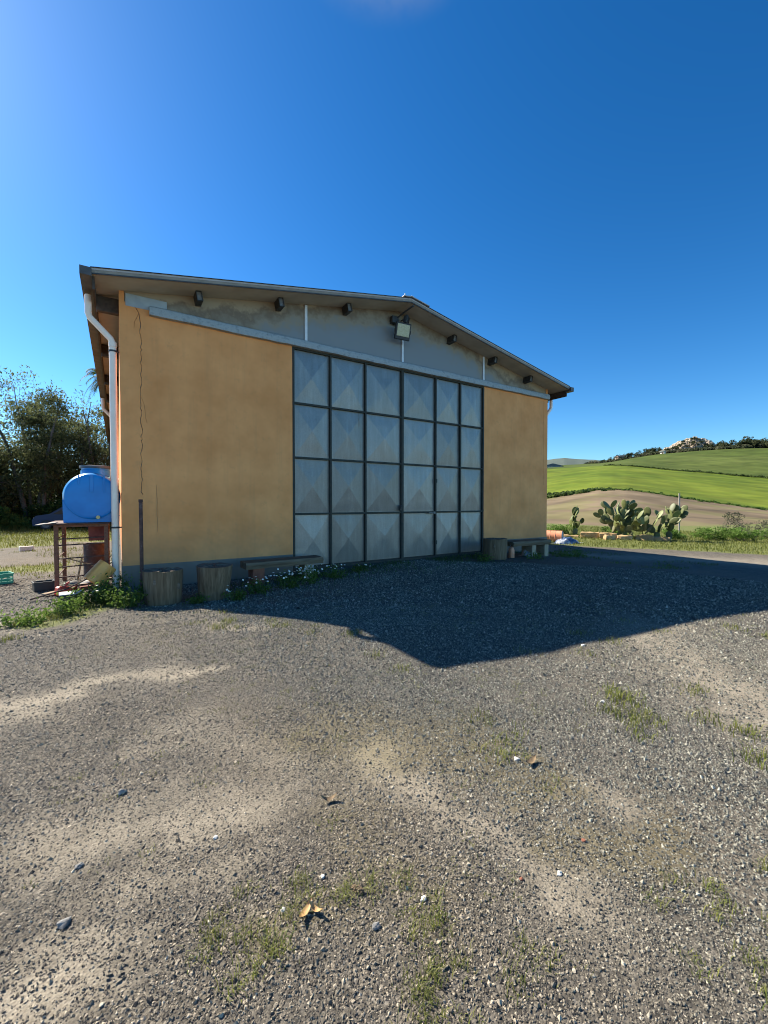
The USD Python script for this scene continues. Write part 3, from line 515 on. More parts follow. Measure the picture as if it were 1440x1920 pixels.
def rag(name, label, loc, sx, sy, h, m, seed, c='cloth', folds=9.):
    n = 26; u = np.linspace(-1, 1, n); X, Y = np.meshgrid(u, u); R = np.hypot(X, Y)
    Z = h * np.clip(1 - R ** 2, 0, 1) ** .5 * (.25 + 1.1 * meshkit.fbm(np.stack([X * 2.2, Y * 2.2, X * 0 + seed], -1), 4, seed)) + .012
    I = np.arange(n * n).reshape(n, n); F = np.stack([I[:-1, :-1], I[:-1, 1:], I[1:, 1:], I[1:, :-1]], -1).reshape(-1, 4)
    k = 1 + .25 * (meshkit.fbm(np.stack([X * 2, Y * 2, X * 0 + seed + 7], -1), 3, seed) - .5)
    o = obj(name, (np.stack([X * sx * k + loc[0], Y * sy * k + loc[1], Z + loc[2]], -1).reshape(-1, 3), F), m, smooth=True); tag(o, label, c)
rag('crumpled_cloth', 'pale crumpled cloth lying under the right bench', on(11.4, -1.0), .28, .22, .22, mottled('pale_cloth', (.30, .29, .32), (.42, .41, .44), 4, .8), 5)
rag('blue_tarp', 'crumpled blue and white tarpaulin in front of the orange barrel', on(18.75, 2.55), .75, .42, .30, mottled('tarp', (.03, .06, .14), (.40, .43, .48), 2.2, .5, lo=.48, hi=.6), 15, 'tarpaulin')
# ------------------------------------------------------------------ barrel at the right corner
t = thing('steel_barrel', 'orange steel barrel lying on its side past the right corner', 'barrel', on(18.75, 3.3, .30), math.radians(24))
R_ = .30
prof = [(0, -.42), (R_ - .01, -.42), (R_, -.44), (R_ + .008, -.43), (R_, -.40), (R_, -.15), (R_ + .014, -.135), (R_, -.12), (R_, .12), (R_ + .014, .135), (R_, .15), (R_, .40), (R_ + .008, .43), (R_, .44), (R_ - .01, .42), (0, .42)]
obj('shell', rot(lathe(prof, 32), PI / 2, [1, 0, 0]), orange_m, t, smooth=40)
obj('lid', mv(rot(T.creation.cylinder(R_ - .015, .012, sections=28), PI / 2, [1, 0, 0]), 0, -.425, 0), mottled('barrel_lid', (.22, .24, .26), (.3, .32, .33), 5, .6), t)
obj('bung', cat([mv(rot(T.creation.cylinder(.035, .02, sections=12), PI / 2, [1, 0, 0]), .16, -.435, .1)]), steel_dark, t)

# ------------------------------------------------------------------ the blue tank on its rusty stand and the clutter around it
ST_X0, ST_X1, ST_Y0, ST_Y1, ST_Z = -1.07, -.27, .12, 1.5, 1.30
t = thing('tank_stand', 'rusty steel frame stand with cross bars under the blue tank', 'stand', on(-.67, .8)); bz = -float(gz(-.67, .8))
def loc(m): return mv(m, .67, -.8, bz)
for x in (ST_X0, ST_X1):
    for y in (ST_Y0, ST_Y1): obj('leg', loc(cbx(x - .035, x + .035, y - .035, y + .035, -.15, ST_Z - .05, .006)), rust_m, t)
for z in (.10, .28, .48, .64, .90, 1.02):
    obj('cross_bar', loc(tube([(ST_X0 + .03, ST_Y0, z), (ST_X1 - .03, ST_Y0, z + .015)], .012, 8)), rust_dark, t)
for z in (.28, .64, 1.02):
    obj('cross_bar', loc(tube([(ST_X0, ST_Y0 + .03, z), (ST_X0, ST_Y1 - .03, z)], .012, 8)), rust_dark, t)
obj('top_frame', loc(cat([bx(ST_X0 - .04, ST_X1 + .04, y - .03, y + .03, ST_Z - .05, ST_Z) for y in (ST_Y0, ST_Y1)] + [bx(x - .03, x + .03, ST_Y0 + .031, ST_Y1 - .031, ST_Z - .05, ST_Z) for x in (ST_X0, ST_X1)])), rust_m, t)
dk = cbx(ST_X0 - .16, ST_X1 + .06, ST_Y0 - .12, ST_Y1 + .05, ST_Z + .003, ST_Z + .03, .006); obj('deck_sheet', loc(dk), rust_dark, t)
obj('bent_edge', loc(rot(cbx(ST_X0 - .30, ST_X0 - .0, ST_Y0 - .14, ST_Y0 + .3, ST_Z + .035, ST_Z + .047, .003), -.12, [0, 1, 0], (ST_X0, 0, ST_Z + .04))), mottled('bent_sheet', (.12, .09, .07), (.30, .25, .2), 7, .6), t)
t = thing('water_tank', 'bright blue plastic water tank lying on the rusty stand', 'tank', (-.50, .1, ST_Z + .035 + .0))
RT, LT = .475, 1.35
prof = [(0, 0), (RT * .80, .0), (RT * .93, .03), (RT, .10)] + [(RT + (.014 if k % 2 else 0), .10 + k * (LT - .2) / 8) for k in range(1, 8)] + [(RT, LT - .1), (RT * .93, LT - .03), (RT * .8, LT), (0, LT)]
body = rot(lathe(prof, 48), -PI / 2, [1, 0, 0]); mv(body, 0, 0, RT + .035)
obj('body', body, blue_pl, t, smooth=35)
ft = []
for y in (.05, .45, .9):
    p = Polygon([(-RT + .015, 0), (RT - .015, 0), (RT - .005, RT * .95), (RT * .7, RT * .55), (0, .12), (-RT * .7, RT * .55), (-RT + .005, RT * .95)]); ft.append(xz_extrude(p, y, y + .2))
obj('foot', cat(ft), blue_pl, t)
obj('neck', mv(lathe([(0, 0), (.27, 0), (.265, .10), (.25, .12), (.25, .15), (0, .15)], 32), .06, .52, 2 * RT - .0), blue_pl, t, smooth=35)
obj('lid', mv(lathe([(0, 0), (.285, 0), (.29, .015), (.285, .05), (.2, .06), (0, .06)], 32), .06, .52, 2 * RT + .152), mottled('lid_dark', (.03, .035, .05), (.07, .075, .09), 9, .5), t, smooth=35)
obj('drain_tap', cat([rot(mv(T.creation.cylinder(.035, .07, sections=12), 0, 0, .03), PI / 2, [1, 0, 0], (0, 0, 0))]).apply_translation([.1, 0, .10]), mottled('brass', (.4, .3, .12), (.5, .4, .2), 9, .4, .6), t)
obj('rib', cat([mv(cbx(-.03, .03, -.014, .01, .60, .95, .005), 0, 0, 0), mv(cbx(-.22, -.19, -.012, .01, .74, .93, .004), 0, 0, 0), mv(cbx(.19, .22, -.012, .01, .60, .93, .004), 0, 0, 0)]), blue_pl, t)
def pot_things():
    t = thing('rusty_drum', 'rusty drum cut open standing behind the blue tank stand', 'drum', on(-.55, 2.1))
    obj('shell', lathe([(.0, 0), (.21, 0), (.22, .02), (.22, .3), (.23, .32), (.22, .34), (.22, .76), (.205, .76), (.205, .04), (0, .04)], 26), rust_dark, t, smooth=35)
    obj('rim', mv(T.creation.torus(.212, .014, major_sections=26, minor_sections=6), 0, 0, .765), rust_dark, t, smooth=True)
    t = thing('yellow_drum', 'cut yellowed plastic drum leaning against the foot of the stand', 'drum', on(-.42, .02, .02), .3)
    m = lathe([(0, 0), (.17, 0), (.18, .03), (.18, .40), (.175, .42), (.165, .40), (.165, .035), (0, .035)], 26); rot(m, .75, [0, 1, 0]); mv(m, -.1, 0, .17); obj('shell', m, yellow_pl, t, smooth=35)
    h = mv(T.creation.torus(.06, .014, major_sections=18, minor_sections=6), 0, -.01, 0); rot(h, PI / 2, [1, 0, 0]); mv(h, .12, -.16, .38); obj('handle', h, yellow_pl, t, smooth=True)
    t = thing('black_crate', 'black plastic crate lying left of the rusty stand leg', 'crate', on(-1.32, .55), .25)
    P = [bx(-.16, .16, -.11, .11, 0, .012)] + [bx(-.16, .16, s * .11 - .008, s * .11 + .008, .012, .16) for s in (-1, 1)] + [bx(s * .152 - .008, s * .152 + .008, -.102, .102, .012, .16) for s in (-1, 1)]
    obj('tub', cat(P), black_pl, t); obj('rim', cat([bx(-.175, .175, s * .118 - .012, s * .118 + .012, .161, .178) for s in (-1, 1)] + [bx(s * .165 - .01, s * .165 + .01, -.106, .106, .161, .178) for s in (-1, 1)]), black_pl, t)
    t = thing('black_box', 'open black box with a pale end standing in front of the stand', 'box', on(-.78, -.95), .1)
    obj('case', cat([cbx(-.15, .17, -.1, .12, 0, .20, .008)]), black_pl, t); obj('front_plate', bx(-.158, -.152, -.105, .1, .01, .2), steel_mid, t); obj('lid', rot(cbx(-.16, .18, -.11, .13, .203, .215, .003), .06, [1, 0, 0], (0, .12, .2)), mottled('pale_lid', (.34, .36, .38), (.45, .47, .48), 8, .5), t)
    t = thing('red_can', 'red plastic can lying at the foot of the rusty leg', 'can', on(-.98, -.12), .5)
    obj('body', rot(cbx(-.11, .11, -.08, .08, 0, .17, .03), .2, [0, 1, 0]), red_pl, t); obj('spout', tube([(.05, 0, .15), (.09, 0, .22), (.13, 0, .23)], .02, 10), red_pl, t)
    t = thing('green_crate', 'green plastic crate at the far left edge of the yard', 'crate', on(-2.28, 1.75), .35)
    W, D_, Hh = .27, .19, .20; P = [bx(-W, W, -D_, D_, 0, .01)]
    for z0, z1 in ((.01, .05), (.08, .11), (.15, .20)): P += [bx(-W, W, s * D_ - .006, s * D_ + .006, z0, z1) for s in (-1, 1)] + [bx(s * W - .006, s * W + .006, -D_ + .007, D_ - .007, z0, z1) for s in (-1, 1)]
    for x in np.linspace(-W, W, 7): P += [bx(x - .008, x + .008, s * D_ - .008, s * D_ + .008, .01, .2) for s in (-1, 1)]
    obj('tub', cat(P), green_pl, t); obj('rim', cat([bx(-W - .02, W + .02, s * (D_ + .012) - .014, s * (D_ + .012) + .014, .2002, .218) for s in (-1, 1)] + [bx(s * (W + .008) - .012, s * (W + .008) + .012, -D_ + .0, D_ - .0, .2002, .218) for s in (-1, 1)]), green_pl, t)
    o = obj('white_block', mv(rot(cbx(-.2, .2, -.1, .1, 0, .16, .015), .3, [0, 0, 1]), *on(-2.85, 9.5)), stone_pale); tag(o, 'single white block lying on the gravel beyond the clutter', 'block')
    o = obj('iron_rod', tube([(-1.40, -.42, float(gz(-1.4, -.4)) + .03), (-.9, -.2, .10), (-.32, .02, .36)], .014, 8), rust_dark); tag(o, 'thin rusty rod leaning from the gravel up into the stand', 'rod')
    def plank(label, p0, p1, w, th):
        p0, p1 = np.array(p0), np.array(p1); d = p1 - p0; L = np.linalg.norm(d); m = cbx(-L / 2, L / 2, -w / 2, w / 2, -th / 2, th / 2, .004)
        m.apply_transform(T.geometry.align_vectors([1, 0, 0], d / L)); mv(m, *((p0 + p1) / 2)); tag(obj('wooden_plank', m, plank_m), label, 'plank')
    plank('grey plank slanting down behind the bars of the stand', (-1.0, .55, .62), (-.2, 1.1, .22), .08, .025)
    plank('short upright plank propped behind the stand bars', (-.82, .95, .0), (-.72, .85, .55), .07, .025)
    plank('pale board lying flat on the gravel left of the black box', (-1.25, -.1, .02), (-.98, .12, .03), .12, .025)
    plank('dark plank lying in the rubbish under the stand', (-.75, .4, .05), (-.2, .75, .10), .1, .03)
    for k, (x, y, s, lab) in enumerate([(-.62, .55, .12, 'round grey stone under the middle of the stand'), (-.85, .75, .10, 'small stone behind the left stand leg'), (-.35, -.35, .13, 'pale angular stone beside the yellowed drum')]):
        m = T.creation.icosphere(2, s); m.vertices *= (1 + .35 * (meshkit.noise(m.vertices / s * 1.4 + k * 9) - .5))[:, None]; m.apply_scale([1.2, .9, .7]); mv(m, *on(x, y, s * .4)); tag(obj('stone', m, stone_grey if k else stone_pale, smooth=40), lab, 'stone')
pot_things()
tag(obj('garden_hose', tube([(-.95 + .42 * f + .16 * math.cos(f * 14), .75 + .16 * math.sin(f * 14), .04 + .02 * math.sin(f * 9)) for f in np.linspace(0, 1, 60)], .014, 6), mottled('hose_green', (.03, .06, .03), (.05, .09, .04), 9, .6), smooth=True), 'dark green hose coiled on the ground under the stand', 'hose')
tag(obj('red_cloth', rot(mv(cbx(-.16, .16, -.012, .012, -.30, 0, .004), 0, 0, 0), .12, [1, 0, 0]).apply_translation([-.42, .42, 1.24]), mottled('faded_red_cloth', (.16, .03, .025), (.25, .06, .045), 8, .9)), 'faded dark red cloth hanging behind the top bars of the stand', 'cloth')
for k, (x, y, rz) in enumerate([(-.62, .28, .4), (-.86, .34, 1.3), (-.5, .6, .1)]):
    tag(obj('brick', mv(rot(cbx(-.12, .12, -.055, .055, 0, .065, .006), rz, [0, 0, 1]), *on(x, y)), redbrick_m), ('red brick lying under the middle of the stand', 'red brick tilted beside the left stand leg', 'red brick nearer the wall under the stand')[k], 'brick')
# parked car beyond the stand
def car():
    t = thing('parked_car', 'dark blue small car parked on the grass beyond the tank stand', 'car', on(-2.6, 24.2), math.radians(-8))
    # side profile in (x, z), nose to the left
    p = Polygon([(-1.85, .28), (1.75, .28), (1.8, .75), (1.72, .95), (1.25, 1.38), (-.35, 1.42), (-1.0, .98), (-1.7, .86), (-1.88, .62)]).buffer(.05).buffer(-.02)
    obj('body', xz_extrude(p, -.78, .78), navy_m, t, smooth=30)
    obj('side_window', xz_extrude(Polygon([(-.85, .98), (-.3, 1.34), (.3, 1.35), (.3, .98)]), -.792, -.782), glass_dk, t); obj('side_window', xz_extrude(Polygon([(.36, .98), (.36, 1.35), (1.1, 1.31), (1.4, .98)]), -.792, -.782), glass_dk, t)
    obj('windscreen', T.Trimesh(np.array([(-.99, -.66, 1.03), (-.99, .66, 1.03), (-.42, .58, 1.44), (-.42, -.58, 1.44)]) + [-.02, 0, .02], [[0, 2, 1], [0, 3, 2]], process=False), glass_dk, t)
    for y in (-.55, .55):
        m = T.creation.icosphere(2, .13); m.apply_scale([.5, 1.3, .7]); mv(m, -1.83, y, .70); obj('headlight', m, white_pl, t, smooth=True)
    for x in (-1.2, 1.15):
        for y in (-.74, .74):
            w = obj('wheel', mv(rot(lathe([(0, -.09), (.2, -.09), (.29, -.08), (.31, -.05), (.31, .05), (.29, .08), (.2, .09), (0, .09)], 24), PI / 2, [1, 0, 0]), x, y, .31), black_pl, t, smooth=35)
            obj('rim', mv(rot(T.creation.cylinder(.19, .2, sections=16), PI / 2, [1, 0, 0]), x, y, .31), steel_mid, w)
car()

# ------------------------------------------------------------------ trees on the left
def tree(name, label, category, x, y, h, wid, seed, n_leaf, c1, c2, leaf=.26, stems=4, base=.16, crown0=.22, droop=.7, lean=(0, 0), group=None, r_t=.16):
    g = np.random.default_rng(seed); t = thing(name, label, category, on(x, y), group=group)
    limbs, tips = [], []
    for s in range(stems):
        a = 2 * PI * s / stems + g.uniform(-.5, .5); out = wid * g.uniform(.12, .5); top = h * g.uniform(.70, .88)
        k = 9; f = np.linspace(0, 1, k); w = np.cumsum(g.normal(0, .12, (k, 2)), 0) * np.array([[wid * .12]])
        P = np.stack([math.cos(a) * (base + out * f ** 1.3) + w[:, 0] + lean[0] * f, math.sin(a) * (base + out * f ** 1.3) + w[:, 1] + lean[1] * f, top * f - .1], 1)
        limbs.append(tube(P, r_t * (1 - .86 * f) * g.uniform(.7, 1.15), 7))
        for q in range(11):
            i0 = g.uniform(crown0 + .06, .98); p = np.array([np.interp(i0, f, P[:, c]) for c in range(3)]); b = g.uniform(0, 2 * PI); L = wid * g.uniform(.22, .5) * (1.05 - .55 * i0)
            e = p + np.array([math.cos(b) * L, math.sin(b) * L, L * g.uniform(.1, .75)]); m = (p + e) / 2 + [0, 0, L * .08]
            limbs.append(tube([p, m, e], [r_t * .3 * (1.1 - i0), r_t * .2 * (1.1 - i0), .012], 5)); tips += [(m, L * .38), (e, L * .5), (p * .35 + e * .65 , L * .42)]
        tips.append((P[-1], wid * .2))
    obj('trunk', cat(limbs), bark_m, t, smooth=40)
    # twigs carry clumps, clumps carry leaves: gaps stay open between them
    C, S = np.array([q[0] for q in tips]), np.array([q[1] for q in tips]); ncl = len(C) * 6
    ci = g.integers(0, len(C), ncl); cl = C[ci] + g.normal(size=(ncl, 3)) * (S[ci] * .55)[:, None] * [1, 1, .75]
    cs = g.uniform(.20, .50, ncl) * wid / 6; li = g.integers(0, ncl, n_leaf)
    P = cl[li] + g.normal(size=(n_leaf, 3)) * cs[li][:, None] * [1, 1, .7]; P[:, 2] = np.maximum(P[:, 2], h * crown0 * .5)
    V, F = leaves(P, leaf, g, droop, .34); tone = g.uniform(size=(ncl, 1))[li]; q = np.clip(tone + g.uniform(-.25, .25, (n_leaf, 1)), 0, 1)
    col = np.array(c1) * (1 - q) + np.array(c2) * q
    obj('crown', (V, F), leaf_m, t, col=np.repeat(col[:, None], 4, 1).reshape(-1, 3))
    return t
EUC1, EUC2 = (.04, .058, .026), (.165, .18, .078)
TL = [(-8.6, 27.5, 10.8, 5.2, 1, 'tall dark eucalyptus at the far left edge of the trees', 4), (-6.9, 29.5, 12.4, 5.0, 2, 'eucalyptus with bare grey stems second from the left edge', 4), (-5.0, 28.6, 13.6, 6.0, 3, 'tallest broad eucalyptus in the middle of the left trees', 5),
      (-2.9, 30.2, 13.2, 5.6, 4, 'eucalyptus with a rounded crown just left of the water tank', 5), (-.9, 29.5, 11.4, 4.6, 5, 'lower eucalyptus showing between roof gutter and water tank', 4), (-10.8, 31.0, 11.5, 5.4, 6, 'eucalyptus partly outside the left edge of the yard', 4), (-4.2, 33.5, 11.5, 5.5, 7, 'eucalyptus standing farther back among the left trees', 4)]
for (x, y, h, w, s, lab, st) in TL: tree('eucalyptus_tree', lab, 'tree', x, y, h * (.86 if x > -6 else .62), w, 100 + s, 12500, EUC1, EUC2, .22, st, .3, .16, .9)
def bush(name, label, x, y, h, w, seed, n, c1, c2, leaf=.12, zbase=None, group=None, flat=1., category='bush', depth=None):
    g = np.random.default_rng(seed); t = thing(name, label, category, (x, y, float(gz(x, y)) if zbase is None else zbase), group=group)
    k = 9 + seed % 5; cen = np.stack([g.normal(0, w * .26, k), g.normal(0, (depth or w) * .26, k), g.uniform(.15, .72, k) * h], 1); rad = g.uniform(.16, .36, k) * w
    stems = [tube([(c[0] * .2, c[1] * .2, -.05), (c[0] * .7, c[1] * .7, c[2] * .6), c], [.03 * h, .018 * h, .006 * h], 5) for c in cen]; obj('stems', cat(stems), bark_m, t)
    li = g.integers(0, k, n); d = g.normal(size=(n, 3)); d /= np.linalg.norm(d, axis=1, keepdims=True); P = cen[li] + d * (rad[li] * g.uniform(.35, 1.05, n) ** .6)[:, None] * [1, 1, min(1., h / w) * flat]; P[:, 2] = np.abs(P[:, 2])
    V, F = leaves(P, leaf, g, -.2, .5); q = np.clip(g.uniform(size=(k, 1))[li] + g.uniform(-.3, .3, (n, 1)), 0, 1); col = np.array(c1) * (1 - q) + np.array(c2) * q
    obj('foliage', (V, F), leaf_m, t, col=np.repeat(col[:, None], 4, 1).reshape(-1, 3)); return t
BL = [(-3.6, 30.5, 4.2, 4., 'tall dim undergrowth left of the blue tank among the trunks', (.03, .055, .02), (.10, .13, .045)), (-6.4, 30.8, 4.0, 4.2, 'tall dim undergrowth below the middle crowns', (.03, .055, .02), (.10, .13, .045)), (-9.4, 30.2, 3.8, 4.2, 'tall dim undergrowth at the left frame edge', (.03, .055, .02), (.10, .13, .045)), (-1.2, 31., 4.0, 3.8, 'tall undergrowth showing beside the white downpipe', (.03, .055, .02), (.11, .14, .045)),(-7.6, 25.5, 1.7, 3.0, 'leafy bush at the foot of the far left trees', (.05, .10, .025), (.14, .22, .05)), (-6.0, 26.2, 1.3, 2.6, 'low bright bush below the bare grey stems', (.06, .12, .03), (.17, .25, .06)), (-4.4, 27.4, 2.0, 3.0, 'dark bush behind the parked blue car', (.03, .06, .02), (.10, .15, .04)),
      (-2.0, 27.0, 2.2, 2.8, 'bush seen through the gap beneath the blue tank', (.03, .06, .02), (.12, .17, .045)), (-9.2, 24.2, 1.2, 2.4, 'light green bush at the left edge of the meadow', (.06, .12, .03), (.18, .26, .07)), (-3.0, 29.2, 3.2, 3.6, 'tall undergrowth bush among the middle trunks', (.025, .05, .02), (.09, .12, .04)), (-7.8, 29.8, 3.0, 4., 'tall undergrowth bush among the left trunks', (.025, .05, .02), (.08, .11, .04)), (-5.4, 31.5, 3.0, 4., 'dim bush standing deep behind the trunks', (.025, .045, .02), (.07, .10, .04))]
for i, (x, y, h, w, lab, c1, c2) in enumerate(BL): bush('bush', lab, x, y, h, w, 40 + i, 3200, c1, c2, .17)
# palm behind the shed
def palm():
    t = thing('palm_tree', 'palm crown showing behind the far end of the left eaves', 'palm', on(-.55, 28.)); g = np.random.default_rng(5); Hh = 11.4
    obj('trunk', tube([(0.2, 0, -.1), (.22, .05, 4), (.1, 0, 8), (0, 0, Hh)], [.32, .25, .22, .24], 10), bark_m, t, smooth=40); V, F, C, nv = [], [], [], 0; rach = []
    for k in range(46):
        a = g.uniform(0, 2 * PI); e = g.uniform(-.7, 1.2); L = g.uniform(1.5, 2.1); s = np.linspace(0, 1, 10); d = np.array([math.cos(a), math.sin(a)])
        r = L * (np.sin(s * 1.2) * math.cos(e)); z = Hh + L * (s * math.sin(e) - .55 * s ** 2); P = np.stack([d[0] * r, d[1] * r, z], 1); rach.append(tube(P, np.linspace(.025, .006, 10), 4))
        for i in range(1, 10):
            for q in (-1, 1):
                for sub in (0, .5):
                    p = P[i] * (1 - sub) + P[i - 1] * sub; tt = P[i] - P[i - 1]; tt /= np.linalg.norm(tt); sd = np.cross(tt, [0, 0, 1]); sd /= np.linalg.norm(sd) + 1e-9
                    tip = p + (sd * q * .8 + tt * .7 + np.array([0, 0, -.35])) * g.uniform(.3, .5) * (1.2 - .6 * s[i]); w = tt * .04
                    V += [p - w, p + w, tip]; F.append([nv, nv + 1, nv + 2]); c = np.array([.06, .09, .025]) * g.uniform(.6, 1.6); C += [c, c, c]; nv += 3
    obj('frond_stems', cat(rach), bark_m, t); obj('crown', (np.array(V), np.array(F)), leaf_m, t, col=np.array(C))
palm()

# ------------------------------------------------------------------ right-hand country: fields rising to a rocky ridge
AZ = np.radians(90 - np.array([44., 50., 53.84, 57, 61.24, 64.5, 67.97, 71.5, 75.24, 80, 86]))     # direction columns, degrees clockwise from the view along the shed
AZ = np.radians(np.array([44., 50., 53.84, 57, 61.24, 64.5, 67.97, 71.5, 75.24, 80, 86]))
def elev(px):  return (943 - np.array(px, float)) / 781.
COL_F = [np.cos(a - math.radians(YAW)) for a in AZ]      # height on the image column -> slope along that direction
RNG = {'soil0': 36., 'b1': 88., 'b2': 190., 'b3': 300.}
B1 = elev([950, 940, 933, 924, 914, 920, 932, 943, 956, 966, 972]); B2 = elev([890, 884, 878, 875, 871, 877, 884, 891, 899, 905, 912]); B3 = elev([880, 876, 872, 870, 867, 853, 846, 840, 838, 836, 838])
def prof_at(az, r):
    """terrain height above datum at direction az (radians) and range r; piecewise along each direction, smooth across"""
    cf = np.cos(az - math.radians(YAW)); e1, e2, e3 = (np.interp(az, AZ, b) * cf for b in (B1, B2, B3))
    z1, z2, z3 = 1.72 + e1 * RNG['b1'], 1.72 + e2 * RNG['b2'], 1.72 + e3 * RNG['b3']
    rr = [24., RNG['soil0'], RNG['b1'], RNG['b2'], RNG['b3'], 360., 600.]; z0 = -.9 + 0 * z1; zs = [-1.6 + 0 * z1, z0, z1, z2, z3, z3 + 3.0, z3 - 30]
    out = np.zeros(np.shape(r))
    for i in range(len(rr) - 1):
        m = (r >= rr[i]) & (r <= rr[i + 1]); t = np.clip((r - rr[i]) / (rr[i + 1] - rr[i]), 0, 1)
        out = np.where(m, zs[i] + (zs[i + 1] - zs[i]) * t, out)
    return out
def terrain(x, y):
    dx, dy = x - CAM[0], y - CAM[1]; r = np.hypot(dx, dy); az = np.arctan2(dx, dy)
    z = 0.
    for k in (-.05, 0, .05): z = z + prof_at(az + k * .5, np.clip(r * (1 + k), 24.1, 599)) / 3
    w = meshkit.fbm(np.stack([x * .02, y * .02, x * 0], -1), 3, 12) - .5
    return z + w * np.clip((r - 60) / 60, 0, 1) * 1.6
def field(name, label, r0, r1, nr, c, colf, sink=0.):
    az = np.radians(np.linspace(42, 96, 320)); rr = np.linspace(r0, r1, nr * 2); A, R2 = np.meshgrid(az, rr); X, Y = CAM[0] + R2 * np.sin(A), CAM[1] + R2 * np.cos(A); Z = terrain(X, Y) + sink
    I = np.arange(X.size).reshape(X.shape); F = np.stack([I[:-1, :-1], I[1:, :-1], I[1:, 1:], I[:-1, 1:]], -1).reshape(-1, 4)
    o = obj(name, (np.stack([X, Y, Z], -1).reshape(-1, 3), F[:, ::-1]), field_far, smooth=True, col=colf(X, Y).reshape(-1, 3)); tag(o, label, kind='structure')
def fb(X, Y, s, sd, oc=5): return meshkit.fbm(np.stack([X * s, Y * s, X * 0], -1), oc, sd)[..., None]
def soil(X, Y):
    n = fb(X, Y, .35, 3); st = .5 + .5 * np.sin((X * .9 - Y * .45) * 2.2 + 3 * n[..., 0])[..., None]; k = np.clip(n * .8 + st * .12, 0, 1)
    c = np.array([.09, .068, .042]) * (1 - k) + np.array([.185, .142, .092]) * k; g = np.clip((fb(X, Y, .12, 8) - .54) * 5, 0, .3); return c * (1 - g) + np.array([.15, .16, .05]) * g
def green(a, b):
    def f(X, Y):
        n = fb(X, Y, .05, 21); st = .5 + .5 * np.sin((X * .35 + Y * .8) * 1.1 + 4 * n[..., 0])[..., None]; tr = (np.abs(((X * .35 + Y * .8 + 5 * n[..., 0]) % 13.) - 6.5) < .55)[..., None]; k = np.clip((n - .3) * 1.6 + (fb(X, Y, .4, 33) - .5) * .9 + (st - .5) * .22 - tr * .3, 0, 1); return np.array(a) * (1 - k) + np.array(b) * k
    return f
field('soil_field', 'bare brown ploughed field behind the prickly pears', 30, 88, 60, None, soil)
field('lower_green_field', 'bright green lower field on the hillside', 88, 190, 60, None, green((.07, .105, .010), (.13, .16, .018)))
field('upper_green_field', 'green upper field below the rocky ridge', 190, 302, 50, None, green((.05, .072, .014), (.085, .105, .025)))
field('ridge_hill', 'scrub covered hill top behind the upper field', 302, 590, 40, None, green((.045, .053, .022), (.08, .08, .037)))
# far blue hills
def far_hill(name, label, pts, r, c):
    az = np.array([p[0] for p in pts]); top = np.array([p[1] for p in pts]); a = np.radians(np.linspace(az[0], az[-1], 160)); X, V = [], []; h = np.interp(np.degrees(a), az, top)
    h = h + (meshkit.fbm(np.stack([a * 22, a * 0, a * 0], -1), 3, 4) - .5) * .005; rows = []
    for q, f in ((-.16, -.02), (-.08, .5), (0, 1.), (.1, .5), (.2, -.02)):
        rr = r * (1 + q); rows.append(np.stack([CAM[0] + rr * np.sin(a), CAM[1] + rr * np.cos(a), 1.72 + h * f * r], 1))
    n = len(a); I = np.arange(5 * n).reshape(5, n); F = np.stack([I[:-1, :-1], I[1:, :-1], I[1:, 1:], I[:-1, 1:]], -1).reshape(-1, 4)
    o = obj(name, (np.vstack(rows), F[:, ::-1]), mottled(name + '_cover', c[0], c[1], .03, .95, bump=0.)); tag(o, label, kind='structure')
far_hill('far_hill', 'low bluish hill far beyond the green fields', [(30, .04), (45, .075), (50, .09), (54, .0955), (56, .099), (58.5, .094), (61, .086), (64, .06), (70, .03)], 1700, ((.07, .095, .085), (.085, .11, .095)))
far_hill('distant_slope', 'hazy low land far behind the left trees', [(-30, .016), (-18, .026), (-8, .022), (0, .027), (10, .02), (25, .02)], 2200, ((.06, .08, .05), (.11, .12, .07)))
# hedges and scrub as stuff; distinct trees as things
def scrub(name, label, P, size, c1, c2, seed, leaf, per, category, squash=.7):
    g = np.random.default_rng(seed); V, F, C, nv = [], [], [], 0
    for p, s in zip(P, size):
        d = g.normal(size=(per, 3)); d /= np.linalg.norm(d, axis=1, keepdims=True); d[:, 2] = np.abs(d[:, 2]) * .9; q = p + d * s * (g.uniform(.45, 1.0, (per, 1))) * [1, 1, squash]
        v, f = leaves(q, leaf * s, g, 0, .8); t = np.clip(g.uniform() + g.uniform(-.3, .3, (per, 1)), 0, 1); c = np.array(c1) * (1 - t) + np.array(c2) * t
        V.append(v); F.append(f + nv); nv += len(v); C.append(np.repeat(c[:, None], 4, 1).reshape(-1, 3))
    o = obj(name, (np.vstack(V), np.vstack(F)), leaf_m, col=np.vstack(C)); tag(o, label, category, kind='stuff')
def along(az0, az1, r, n, seed, wob=1.5, jit=0.):
    g = np.random.default_rng(seed); a = np.radians(np.linspace(az0, az1, n)); rr = r + g.normal(0, wob, n); x, y = CAM[0] + rr * np.sin(a), CAM[1] + rr * np.cos(a); return np.stack([x, y, terrain(x, y)], 1), g
P, g = along(46, 61, 88, 100, 1, 1.4); s = np.interp(np.linspace(0, 1, 100), [0, .5, 1], [1.5, 1.2, .5]) * g.uniform(.7, 1.2, 100)
scrub('hedgerow', 'dark hedge along the top edge of the bare field', P, s, (.03, .06, .02), (.09, .13, .035), 2, .5, 70, 'hedge')
P, g = along(61, 90, 88, 120, 3, .8); scrub('field_margin', 'thin grassy margin between bare soil and green field', P, g.uniform(.25, .55, 120), (.05, .10, .02), (.10, .15, .04), 4, .6, 40, 'hedge')
